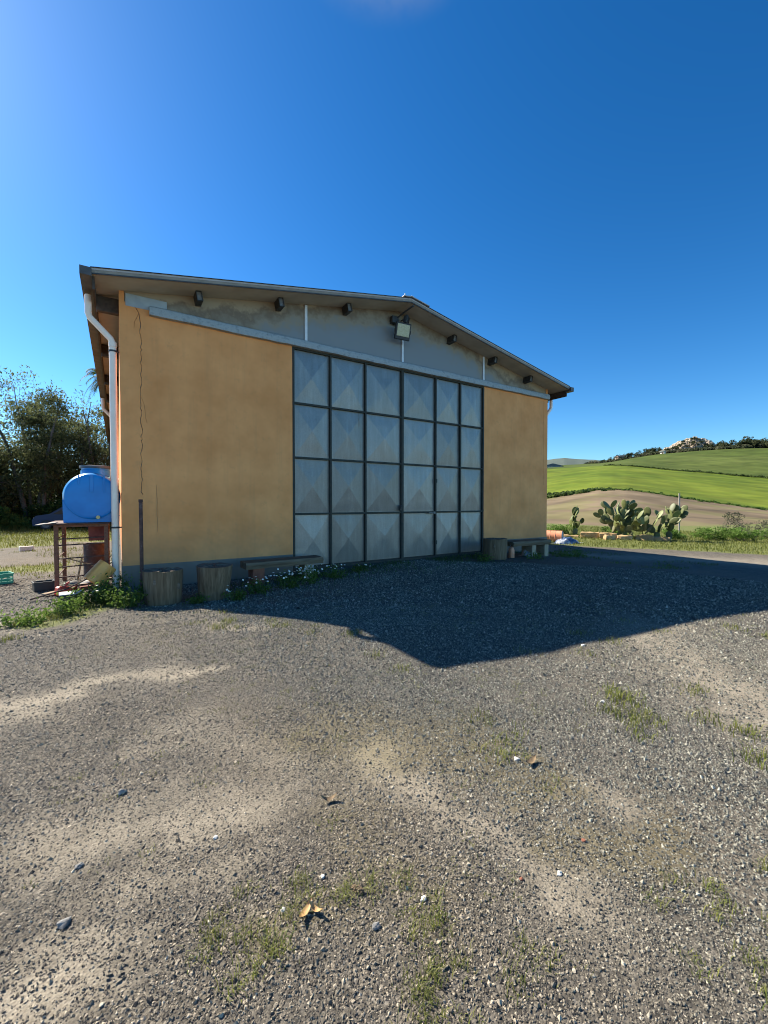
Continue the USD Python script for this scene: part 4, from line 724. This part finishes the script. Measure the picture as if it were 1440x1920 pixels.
P, g = along(60.5, 90, 190, 190, 5, 1.0); scrub('hedgerow', 'long thin hedge line dividing the two green fields', P, g.uniform(.5, 1.15, 190) * np.linspace(.8, 1.2, 190), (.04, .065, .022), (.09, .125, .035), 6, .5, 60, 'hedge')
g = np.random.default_rng(9); n = 620; a = np.radians(g.uniform(58.5, 90, n)); rr = 304 + g.uniform(0, 1, n) ** 1.3 * 46; x, y = CAM[0] + rr * np.sin(a), CAM[1] + rr * np.cos(a)
scrub('ridge_scrub', 'grey green scrub covering the ridge around the rocks', np.stack([x, y, terrain(x, y) + .2], 1), g.uniform(1.6, 3.6, n), (.04, .055, .03), (.13, .13, .075), 10, .36, 80, 'scrub')
# ridge trees: three kinds, copies
def ridge_tree(label, x, y, h, seed, c1, c2):
    g = np.random.default_rng(seed); t = thing('ridge_tree', label, 'tree', (x, y, float(terrain(x, y)) - .2), group='dark round trees along the ridge')
    obj('trunk', tube([(0, 0, -.3), (.1, 0, h * .3), (.2, .1, h * .6)], [.28, .2, .1], 6), bark_m, t); k = 14; cen = np.stack([g.normal(0, h * .25, k), g.normal(0, h * .25, k), g.uniform(.35, .8, k) * h], 1); li = g.integers(0, k, 900); d = g.normal(size=(900, 3)); d /= np.linalg.norm(d, axis=1, keepdims=True)
    Pq = cen[li] + d * (h * g.uniform(.1, .24, 900))[:, None]; V, F = leaves(Pq, h * .11, g, 0, .7); q = np.clip(g.uniform(size=(k, 1))[li] + g.uniform(-.25, .25, (900, 1)), 0, 1); col = np.array(c1) * (1 - q) + np.array(c2) * q
    obj('crown', (V, F), leaf_m, t, col=np.repeat(col[:, None], 4, 1).reshape(-1, 3)); return t
kinds = []
g = np.random.default_rng(77)
for i, az in enumerate([61.2, 62.0, 63.1, 63.9, 64.8, 65.6, 66.4, 70.6, 71.3, 72.0, 72.7, 73.4, 73.9, 74.4, 74.9, 75.4, 76.2, 77.5]):
    r = 306 + g.uniform(0, 22); x, y = CAM[0] + r * math.sin(math.radians(az)), CAM[1] + r * math.cos(math.radians(az)); s = g.uniform(.75, 1.2) * (1.55 if az > 73 else 1.3)
    O = ('first', 'second', 'third', 'fourth', 'fifth', 'sixth', 'seventh', 'eighth', 'ninth', 'tenth', 'eleventh')
    lab = f'dark rounded ridge tree, {O[i - 7]} to the right of the rock outcrop' if az > 69 else f'small dark ridge tree, {O[6 - i]} to the left of the rock outcrop'
    if i < 3: kinds.append(ridge_tree(lab, x, y, 4.6, 60 + i, (.025, .04, .018), (.085, .095, .045)))
    else: copy_of(kinds[i % 3], 'ridge_tree', lab, 'tree', (x, y, float(terrain(x, y)) - .3), g.uniform(0, 6), 'dark round trees on the ridge right of the rocks' if az > 69 else 'dark round trees along the ridge', (s, s, s * .9))
for k_ in kinds: tag(k_, group='dark round trees along the ridge')
# rock outcrop
def outcrop():
    az = math.radians(69.0); r = 322; x0, y0 = CAM[0] + r * math.sin(az), CAM[1] + r * math.cos(az); z0 = float(terrain(x0, y0)); t = thing('rock_outcrop', 'pale craggy rock outcrop crowning the hill above the green fields', 'rocks', (x0, y0, z0)); g = np.random.default_rng(31)
    ex = np.array([math.cos(az), -math.sin(az), 0]); ey = np.array([math.sin(az), math.cos(az), 0])
    for (u, w, h, rad) in [(-14, 0, 1.5, 4.5), (-10, 2, 4.0, 5), (-6, 1, 6.5, 5), (-2, 3, 9.0, 5.2), (1, 1, 9.0, 5.5), (5, 2, 8.0, 5), (9, 1, 4.5, 4.8), (12.5, 2, 2.2, 4), (-4, -3, 2.5, 4.5), (3, -3, 3.5, 5), (8, -3, 1.5, 4), (-11, -3, .5, 3.5), (0, -5, .5, 3.6), (-26, 0, 0, 3.0), (-30, 2, .5, 2.6), (-38, 0, 0, 2.8), (-20, -2, .3, 2.4)]:
        m = T.creation.icosphere(4, 1.); v = m.vertices; nn = meshkit.fbm(v * 1.9 + [u, w, h], 5, 3); cell = meshkit.noise(np.floor(v * 3.3 + [u, w, 0]) * 1.7, 7)
        m.vertices = v * (.76 * rad * (.55 + .75 * nn + .3 * (cell - .5)))[:, None] * [1., .9, 1.05]
        p = ex * u + ey * w; gzz = float(terrain(x0 + p[0], y0 + p[1])) - z0; mv(m, p[0] * .95, p[1] * .9, gzz + h * .58); obj('boulder', m, rock_m, t)
    return ex, ey, x0, y0, z0
ex, ey, ox, oy, oz = outcrop()
g = np.random.default_rng(13); P = []; S = []
for k in range(80):
    u, w, h = g.uniform(-16, 14), g.uniform(-4, 3), 0; p = ex * u + ey * w; hh = max(0, 5.4 * math.exp(-((u + .5) / 7) ** 2)) * g.uniform(.2, 1.3); P.append([ox + p[0] - ey[0] * 4.5, oy + p[1] - ey[1] * 4.5, oz + hh + 1.6]); S.append(g.uniform(.6, 1.5))
scrub('outcrop_scrub', 'dark scrub growing in the clefts of the rock outcrop', np.array(P), S, (.03, .045, .02), (.08, .09, .04), 14, .45, 50, 'scrub')
# tiny houses on the ridge and the barn at the far left of the fields
def house(name, label, az, r, w, d, h, mwall, mroof, rz=0, zoff=0., category='house'):
    a = math.radians(az); x, y = CAM[0] + r * math.sin(a), CAM[1] + r * math.cos(a); t = thing(name, label, category, (x, y, float(terrain(x, y)) + zoff), rz - a)
    obj('wall', bx(-w / 2, w / 2, -d / 2, d / 2, -1, h), mwall, t); obj('roof', xz_extrude(Polygon([(-w / 2 - .3, h + .01), (w / 2 + .3, h + .01), (w / 2 + .3, h + .2), (0, h + w * .16), (-w / 2 - .3, h + .2)]), -d / 2 - .3, d / 2 + .3), mroof, t)
    for k in (-.28, .22): obj('window', bx(w * k - .45, w * k + .45, -d / 2 - .03, -d / 2 - .005, h * .35, h * .72), glass_dk, t)
    obj('door', bx(-.1, .8, -d / 2 - .04, -d / 2 - .006, -.2, h * .68), timber_m, t)
tile_m = mottled('clay_roof', (.34, .15, .09), (.45, .22, .14), 1.5, .85)
house('stone_house', 'small far house with pinkish roof on the ridge slope', 62.1, 312, 5, 4, 1.9, mottled('house_wall', (.3, .22, .18), (.38, .3, .25), 2, .9), tile_m, .5, 1.0)
house('stone_house', 'little white hut at the top edge of the upper field', 66.3, 303, 2.2, 2, 1.3, stone_pale, mottled('hut_roof', (.5, .48, .45), (.6, .58, .55), 2, .8), -.4, .2, 'hut')
house('far_barn', 'low dark roofed barn beyond the lower field beside the shed wall', 54.4, 215, 9, 7, 1.2, mottled('barn_wall', (.3, .3, .3), (.4, .4, .4), .5, .9), mottled('barn_roof', (.05, .055, .065), (.08, .085, .09), .5, .7), .2, -1.2, 'barn')

# ------------------------------------------------------------------ prickly pears, their border, the fence post and the verge
pad_i = T.creation.icosphere(2, 1.)
def cactus(label, x, y, stems, seed, hmax, npad, lean_r, span):
    g = np.random.default_rng(seed); t = thing('prickly_pear', label, 'cactus', on(x, y)); cnt = 0; queue = []
    def padmesh(base, up, nrm, L, W, col):
        nonlocal cnt
        m = pad_i.copy(); v = m.vertices.copy(); v[:, 0] *= W / 2 * (1 + .12 * v[:, 2]); v[:, 1] *= .024 + .012 * L; v[:, 2] = v[:, 2] * L / 2 + L / 2
        side = np.cross(up, nrm); v = base + v[:, :1] * side + v[:, 1:2] * nrm + v[:, 2:] * up
        obj('pad', T.Trimesh(v, m.faces, process=False), cactus_m, t, smooth=True, col=np.repeat(np.array(col)[None], len(v), 0)); cnt += 1
    for (sx, sy) in stems:
        a = g.uniform(0, PI); queue.append((np.array([sx, sy, -.05]), np.array([g.normal(0, .15), g.normal(0, .12), 1.]), a, 0))
    while queue and cnt < npad:
        b, up, a, d = queue.pop(0); up = up / np.linalg.norm(up); h0 = np.array([math.cos(a), math.sin(a), 0]); nrm = h0 - up * (h0 @ up); nrm /= np.linalg.norm(nrm)
        L = g.uniform(.42, .60) * (1.15 if d == 0 else 1.0); W = L * g.uniform(.52, .68); q = g.uniform(); old = d < 2 and g.uniform() < .5
        col = np.array([.078, .092, .034]) * (1 - q) + np.array([.15, .17, .058]) * q
        if old: col = col * .6 + np.array([.26, .23, .15]) * .4
        padmesh(b, up, nrm, L, W, col); side = np.cross(up, nrm); tip = b + up * L
        if tip[2] < hmax - .32 and d < 6:
            for k in range(g.choice([1, 2, 3], p=[.25, .5, .25]) if d else 3):
                f = g.uniform(-1.1, 1.1); bp = b + up * L * (.52 + .46 * math.cos(f)) + side * W * .47 * math.sin(f); nu = up * math.cos(f * .75) + side * math.sin(f * .75) + nrm * g.normal(0, .35) + np.array([g.normal(0, .2), g.normal(0, .2), .18])
                if abs(bp[0]) > span: nu[0] -= np.sign(bp[0]) * .5
                nu[2] = max(nu[2], .1); queue.append((bp, nu, a + g.normal(0, .7), d + 1))
        if len(queue) > 3 and g.uniform() < .3: g.shuffle(queue) if False else queue.append(queue.pop(0))
cactus('tall thin prickly pear standing alone left of the big clump', 24.1, 5.75, [(0, 0), (.1, -.1)], 5, 2.6, 26, .1, .3)
cactus('big spreading clump of prickly pear behind the tan blocks', 24.05, 2.05, [(-.5, .8), (-.35, .6), (0, .1), (.2, -.5), (.55, -1.0), (.75, -1.5), (-.2, .4)], 16, 2.35, 165, .3, 1.5)
bl = np.random.default_rng(4)
def bed():
    t = thing('stone_border', 'low border of tan tuff blocks in front of the prickly pears', 'border', on(23.6, 2.6)); b0 = np.array([23.6, 2.6])
    for k, (x, y, L, h, rz, lab) in enumerate([(22.75, 3.75, .95, .34, -1.0, None), (23.1, 2.9, .85, .34, -1.0, None), (22.6, 2.55, .6, .26, -.5, None), (23.2, 2.05, .7, .24, -1.0, None), (23.75, 1.3, .8, .28, -1.05, None), (24.1, .6, .75, .22, -1.25, None), (22.3, 4.7, .9, .12, -1.1, None)]):
        m = cbx(-L / 2, L / 2, -.14, .14, -.08, h, .02); m = m.subdivide().subdivide(); m.vertices += (meshkit.noise(m.vertices * 7 + k * 5)[:, None] - .5) * .10; rot(m, rz + bl.normal(0, .08), [0, 0, 1]); mv(m, x - b0[0], y - b0[1], float(gz(x, y)) - float(gz(*b0))); obj('block', m, tan_block, t)
bed()
t = thing('fence_post', 'thin grey fence post with wire at the right of the prickly pears', 'post', on(28.9, 1.75))
obj('shaft', tube([(0, 0, -.2), (.01, 0, 1.2), (-.01, .01, 2.6)], .045, 8), wood('post_wood', (.2, .18, .15), (.33, .3, .26), (.42, .39, .34)), t, smooth=40)
obj('wire', cat([tube([(0, -.04, z), (3, -1.6, z - .05), (6, -3.3, z - .02), (11, -6, z)], .006, 4) for z in (1.1, 1.6)]), steel_mid, t)
for i, (x, y, h, w, n, lab, c1, c2, lf) in enumerate([(31.5, -1.3, 1.9, 3.0, 2600, 'grey twiggy shrub on the verge right of the fence post', (.07, .075, .045), (.16, .16, .10), .10), (34.5, -2.2, 2.5, 2.4, 2200, 'brownish twiggy shrub at the right edge of the verge', (.10, .075, .045), (.20, .155, .09), .10), (33.8, -3.6, 1.6, 2.6, 2200, 'second grey green shrub near the right edge of the frame', (.06, .075, .04), (.14, .16, .09), .10)]): bush('shrub', lab, x, y, h, w, 70 + i, n, c1, c2, lf)
for i, (x, y, h, w, lab) in enumerate([(26.9, -.6, .75, 1.6, 'low green weed patch left of the fence post foot'), (27.5, -1.9, .8, 1.7, 'bright leafy weed patch below the grey shrub'), (28.2, -3.2, .9, 1.8, 'tall leafy weed patch toward the right edge'), (28.6, -4.5, .85, 1.8, 'leafy weed patch at the right frame edge'), (25.3, 3.7, .7, 1.2, 'weed tuft between the two prickly pears'), (23.9, 6.6, .75, 1.2, 'weed tuft left of the lone prickly pear'), (26.3, .8, .6, 1.3, 'dark weeds under the right end of the big cactus clump')]):
    bush('weed_patch', lab, x, y, h, w, 90 + i, 1500, (.06, .12, .02), (.17, .27, .06), .10, category='weeds')
o = obj('white_beam', mv(rot(cbx(-.8, .8, -.12, .12, 0, .17, .02), -.55, [0, 0, 1]), *on(30.6, -4.6)), stone_pale); tag(o, 'long white stone beam lying in the grass at the right edge', 'beam')

# ------------------------------------------------------------------ grass and weeds near the shed
def build_grass():
    V, F, C, nv = [], [], [], 0
    def add(x, y, h, w, c1, c2, lean=.6):
        nonlocal nv
        x, y = np.asarray(x), np.asarray(y); v, f = blades(x, y, gz(x, y) - .005, h, w, lean); V.append(v); F.append(f + nv); nv += len(v); C.append(shade(len(x), 5, c1, c2, rng))
    # meadow at the left and verge at the right
    for (x0, x1, y0, y1, n, h, w) in ((-14, 0, 10, 30, 30000, .16, .02), (-5, -.3, -3.5, 6, 9000, .09, .012), (14, 34, -7, 11, 34000, .14, .022), (-14, 0, 24, 27, 6000, .35, .03)):
        x, y = rng.uniform(x0, x1, n), rng.uniform(y0, y1, n); k = rng.uniform(size=n) < grassy(x, y) * 1.1 - .15; x, y = x[k], y[k]; add(x, y, h * rng.uniform(.4, 1.3, len(x)), w, (.075, .10, .016), (.19, .20, .045))
    n = 9000; x, y = rng.uniform(-7, -.2, n), rng.uniform(2.2, 12, n); k = (meshkit.fbm(np.stack([x * .9, y * .9, x * 0], -1), 4, 91) > .52) & ((x < -1.2) | (y > 2.6)); add(x[k], y[k], rng.uniform(.03, .12, k.sum()), .014, (.075, .10, .016), (.2, .21, .05))
    # lone tufts in the gravel
    TU = [(1.21, -3.51, 1.2), (1.1, -3.09, .8), (2.37, -5.15, .8), (2.2, -4.95, .6), (2.29, -6.09, .8), (3.32, -8.09, 1.), (3.31, -8.18, 1.), (3.5, -8.25, 1.), (2.12, -7.87, .8), (2.41, -8.1, .6), (2.11, -8.29, .7), (4.13, -8.13, .8), (3.91, -8.51, 1.), (3.58, -8.64, 1.1), (3.37, -8.51, .8), (.56, -8.34, 1.), (.39, -8.45, 1.), (.3, -8.23, .9), (.81, -8.02, .5), (.99, -7.23, .5),
          (.94, -8.52, .8), (1.0, -8.65, .9), (.94, -8.87, 1.), (.86, -9.01, 1.), (.77, -8.8, 1.), (.7, -8.87, 1.), (1.11, -9.06, .8), (1.85, -9.36, .9), (2.05, -9.26, .8), (2.09, -9.42, 1.), (2.43, -9.35, .9), (.25, -8.32, .7), (1.18, -7.35, .5), (.5, -8.4, 1.), (.72, -8.44, 1.), (5.26, -7.12, .9), (5.9, -7.13, .7), (6.92, -8.05, 1.), (4.1, -7.15, .7), (-1.2, -2.14, 1.2), (-1.07, -1.7, 1.2), (-.74, -1.72, 1.2), (-.4, -1.3, 1.3), (-1.26, -2.82, 1.), (1.6, -3.9, .7), (1.75, -4.2, .8)]
    for (x, y, s) in TU:
        near = math.hypot(x - CAM[0], y - CAM[1]) < 3; k = int((52 if near else 55) * s); r = .085 if near else .2
        for _ in range(3 if near else 2):
            cx, cy = x + rng.normal(0, r), y + rng.normal(0, r); px, py = rng.normal(cx, r * .35, k), rng.normal(cy, r * .35, k); hh = rng.uniform(.02, .065, k) * (s if near else 1.8 * s); add(px, py, hh, .003 if near else .006, (.08, .115, .02), (.23, .23, .055), 1.0)
    n = 3200; r = np.sqrt(rng.uniform(1.2, 75, n)); a = math.radians(YAW) + rng.uniform(-.75, .75, n); X, Y = CAM[0] + r * np.sin(a), CAM[1] + r * np.cos(a); dens = meshkit.fbm(np.stack([X * .8, Y * .8, X * 0], -1), 3, 55); ok = (dens > .5) & (Y < -.4) & (amount(X, Y, SAND) < .3) & ((X > .2) | (r < 6))
    for x, y in zip(X[ok], Y[ok]):
        k = rng.integers(4, 13); px, py = rng.normal(x, .022, k), rng.normal(y, .022, k); add(px, py, rng.uniform(.010, .038, k), .003, (.09, .115, .02), (.24, .24, .06), 1.)
    # along the foot of the shed, in its shade
    n = 5000; x = rng.uniform(1.8, 13.5, n); y = -.1 - rng.gamma(1.6, .38, n); k = meshkit.fbm(np.stack([x * 1.1, y * 1.1, x * 0], -1), 3, 66) > .47; add(x[k], y[k], rng.uniform(.03, .14, k.sum()), .012, (.04, .08, .015), (.10, .15, .035), .8)
    n = 3000; x = rng.uniform(12., 16.5, n); y = rng.uniform(-4.5, .5, n); k = meshkit.fbm(np.stack([x * .8, y * .8, x * 0], -1), 3, 68) > .5; add(x[k], y[k], rng.uniform(.03, .12, k.sum()), .014, (.05, .09, .02), (.13, .18, .04), .8)
    o = obj('grass', (np.vstack(V), np.vstack(F)), grass_m, col=np.vstack(C)); tag(o, 'thin green and yellowish grass in the gravel and along its edges', 'grass', kind='stuff')
build_grass()
def weed(name, label, x, y, h, w, seed, n, leafs=.07, flowers=0, category='weed'):
    g = np.random.default_rng(seed); t = thing(name, label, category, on(x, y)); k = 10; a = g.uniform(0, 2 * PI, k); r = w / 2 * np.sqrt(g.uniform(0, 1, k)); tips = np.stack([np.cos(a) * r, np.sin(a) * r, h * g.uniform(.5, 1., k) * (1.1 - .4 * r / w * 2)], 1)
    obj('stems', cat([tube([(q[0] * .4, q[1] * .4, -.02), (q[0] * .8, q[1] * .8, q[2] * .6), q], [.006, .005, .003], 5) for q in tips]), coloured('weed_stem', .6, 0., 50., .3, 0, .1), t, col=np.tile([.10, .15, .04], (k * (15 + 2), 1)))
    li = g.integers(0, k, n); f = g.uniform(.15, 1.05, (n, 1)); P = tips[li] * np.concatenate([.45 + .55 * f, .45 + .55 * f, f], 1) + g.normal(size=(n, 3)) * w * .11; P[:, 2] = np.abs(P[:, 2]) + .01
    V, F = leaves(P, leafs, g, .1, .42); q = g.uniform(size=(n, 1)); col = np.array([.05, .10, .018]) * (1 - q) + np.array([.16, .24, .05]) * q; obj('foliage', (V, F), leaf_m, t, col=np.repeat(col[:, None], 4, 1).reshape(-1, 3))
    for _ in range(flowers):
        p = np.array([g.normal(0, w * .28), g.normal(0, w * .28), h * g.uniform(.75, 1.2)]); R3 = .014; nn = g.normal(0, .35, 3) + [0, -.5, 1]; m = []
        for b in range(9): c = rot(mv(T.Trimesh([(0, -.004, 0), (R3, -.006, .002), (R3 * 1.15, 0, .0), (R3, .006, .002), (0, .004, 0)], [[0, 1, 2], [0, 2, 3], [0, 3, 4]], process=False), .004, 0, 0), b * 2 * PI / 9, [0, 0, 1]); m.append(c)
        m = cat(m); m.apply_transform(T.geometry.align_vectors([0, 0, 1], nn / np.linalg.norm(nn))); mv(m, *p); fl = obj('flower', m, petal_m, t); e = T.creation.icosphere(1, .007); mv(e, *p); obj('flower_eye', e, mottled('daisy_yellow', (.6, .42, .05), (.7, .5, .08), 9, .7), fl)
    return t
for i, (x, y, h, w, n, fl, lab) in enumerate([(-.15, -.85, .42, .7, 900, 0, 'lush leafy weeds at the foot of the white downpipe'), (-.5, -1.15, .30, .65, 620, 3, 'leafy weeds in front of the yellowed drum'), (.05, -1.5, .34, .6, 700, 0, 'sunlit weed tuft between downpipe and first stump'), (.35, -.9, .3, .45, 360, 0, 'weeds at the base of the rusty pole'),
        (-.85, -1.7, .22, .6, 520, 0, 'low sunlit weeds in front of the black box'), (-1.3, -2.1, .15, .6, 420, 0, 'flat yellowish weeds left of the black box'), (1.75, -1.9, .24, .4, 240, 5, 'small daisy plant between the second stump and the left bench'), (2.3, -1.6, .28, .6, 320, 14, 'flowering daisies under the left end of the bench'), (2.9, -1.5, .30, .6, 340, 20, 'white daisies in front of the middle of the left bench'), (3.5, -1.35, .32, .7, 380, 26, 'thick white daisies beside the pale bench leg'), (4.25, -1.1, .26, .6, 300, 12, 'daisies at the foot of the door right of the left bench'), (5.1, -.8, .18, .5, 200, 4, 'low weeds in front of the second door column'), (1.15, -1.75, .16, .4, 160, 0, 'low weeds between the two left stumps'),
        (9.1, -1.2, .2, .5, 200, 0, 'low weeds left of the broad grey stump'), (10.7, -1.7, .2, .6, 220, 0, 'weeds in front of the right bench'), (12.6, -1.4, .28, .8, 320, 0, 'dark weeds at the right end of the right bench'), (13.6, -1.2, .28, .9, 320, 0, 'weeds off the right corner of the shed')]):
    weed('daisy_plant' if fl > 4 else 'weed_plant', lab, x, y, h, w, 200 + i, n, .06, fl, 'daisies' if fl > 4 else 'weed')
t = weed('agave_plant', 'pale spiky plant growing behind the tank stand', -.45, 2.75, .75, .7, 300, 10, .05)
g = np.random.default_rng(8); sp = []
for k in range(16):
    a = g.uniform(0, 2 * PI); L = g.uniform(.5, .8); e = g.uniform(.5, 1.3); s = np.linspace(0, 1, 6); P = np.stack([np.cos(a) * L * s * math.cos(e), np.sin(a) * L * s * math.cos(e), L * (s * math.sin(e) - .25 * s ** 3)], 1); sp.append(tube(P, .04 * (1.02 - s), 5))
m = cat(sp); obj('blades', m, cactus_m, t, smooth=True, col=np.tile([.16, .2, .12], (len(m.vertices), 1)))

# ------------------------------------------------------------------ single stones, leaves and bits in the foreground
for k, (x, y, s, mt, lab) in enumerate([(-.27, -7.89, .030, stone_grey, 'dark stone at lower left in the sandy patch'), (-.07, -7.11, .030, stone_grey, 'grey stone at the upper edge of the tan sandy patch'), (-.24, -7.58, .022, stone_grey, 'dark stone on the left sandy patch'), (.79, -8.60, .022, stone_grey, 'dark stone beside the dry cone'), (.70, -8.28, .014, stone_pale, 'white pebble above the dry cone'), (.50, -8.33, .013, stone_pale, 'white pebble left of the dry leaf'), (.34, -7.75, .016, stone_pale, 'pale flat pebble in the middle left gravel'), (1.63, -8.85, .018, stone_pale, 'curved white shell-like stone in the pale track'), (1.9, -8.8, .016, redbrick_m, 'reddish brick chip on the gravel'), (1.45, -8.78, .014, redbrick_m, 'orange brick crumb in the pale track'), (3.43, -8.02, .028, stone_pale, 'white stone among the grass tufts at right'), (2.15, -8.17, .025, stone_pale, 'white pebble pair on the brown mossy patch'), (1.02, -8.62, .018, stone_pale, 'white pebble lower centre near a grass tuft'), (4.62, -7.1, .03, stone_pale, 'white stone at the edge of the shadow')]):
    s *= .62; m = T.creation.icosphere(2, s); v = m.vertices / s; m.vertices *= (1 + .95 * (meshkit.noise(v * 1.3 + k * 7) - .5) + .3 * (meshkit.noise(v * 4 + k) - .5))[:, None]; m.apply_scale([1.25, .95, .75]); mv(m, *on(x, y, s * .35)); tag(obj('stone', m, mt, smooth=25), lab, 'stone')
def leaf_piece(label, x, y, L, rz, curl, m):
    n = 9; s = np.linspace(0, 1, n); w = L * .16 * np.sin(PI * np.clip(s * .94 + .03, 0, 1)) ** .8; V = np.concatenate([np.stack([s * L - L / 2, w, .012 + curl * (s - .5) ** 2 * L * 2 + w * .4], 1), np.stack([s * L - L / 2, w * 0, .008 + curl * (s - .5) ** 2 * L * 2], 1), np.stack([s * L - L / 2, -w, .012 + curl * (s - .5) ** 2 * L * 2 + w * .4], 1)]); F = []
    for r in range(2):
        for i in range(n - 1): a = r * n + i; F += [[a, a + n, a + n + 1], [a, a + n + 1, a + 1]]
    mm = rot(T.Trimesh(V, F, process=False), rz, [0, 0, 1]); mv(mm, *on(x, y)); tag(obj('dry_leaf', mm, m, smooth=True), label, 'leaf')
leaf_piece('curled tan dry leaf among the grass tufts', .57, -8.40, .09, .6, .5, dryleaf_m); leaf_piece('second dry leaf crossing the tan one', .61, -8.415, .07, 2.0, .7, dryleaf_m); leaf_piece('dark narrow curled leaf on the open gravel', .94, -7.84, .10, -.3, .8, cone_m); leaf_piece('brown leaf by the brown mossy patch', 2.2, -8.25, .12, .2, .4, cone_m)
t = thing('dry_cone', 'small brown dry seed cone lying in the gravel', 'cone', on(.80, -8.43, .014), .5)
sc_ = []
for k in range(34):
    a = k * 2.4; f = k / 33; r = .013 * math.sin(PI * (.12 + .8 * f)) ; m = T.creation.icosphere(0, .005); m.apply_scale([1.2, .9, .5]); mv(m, r * math.cos(a), (f - .5) * .05, r * math.sin(a)); sc_.append(m)
obj('scales', cat(sc_), cone_m, t)
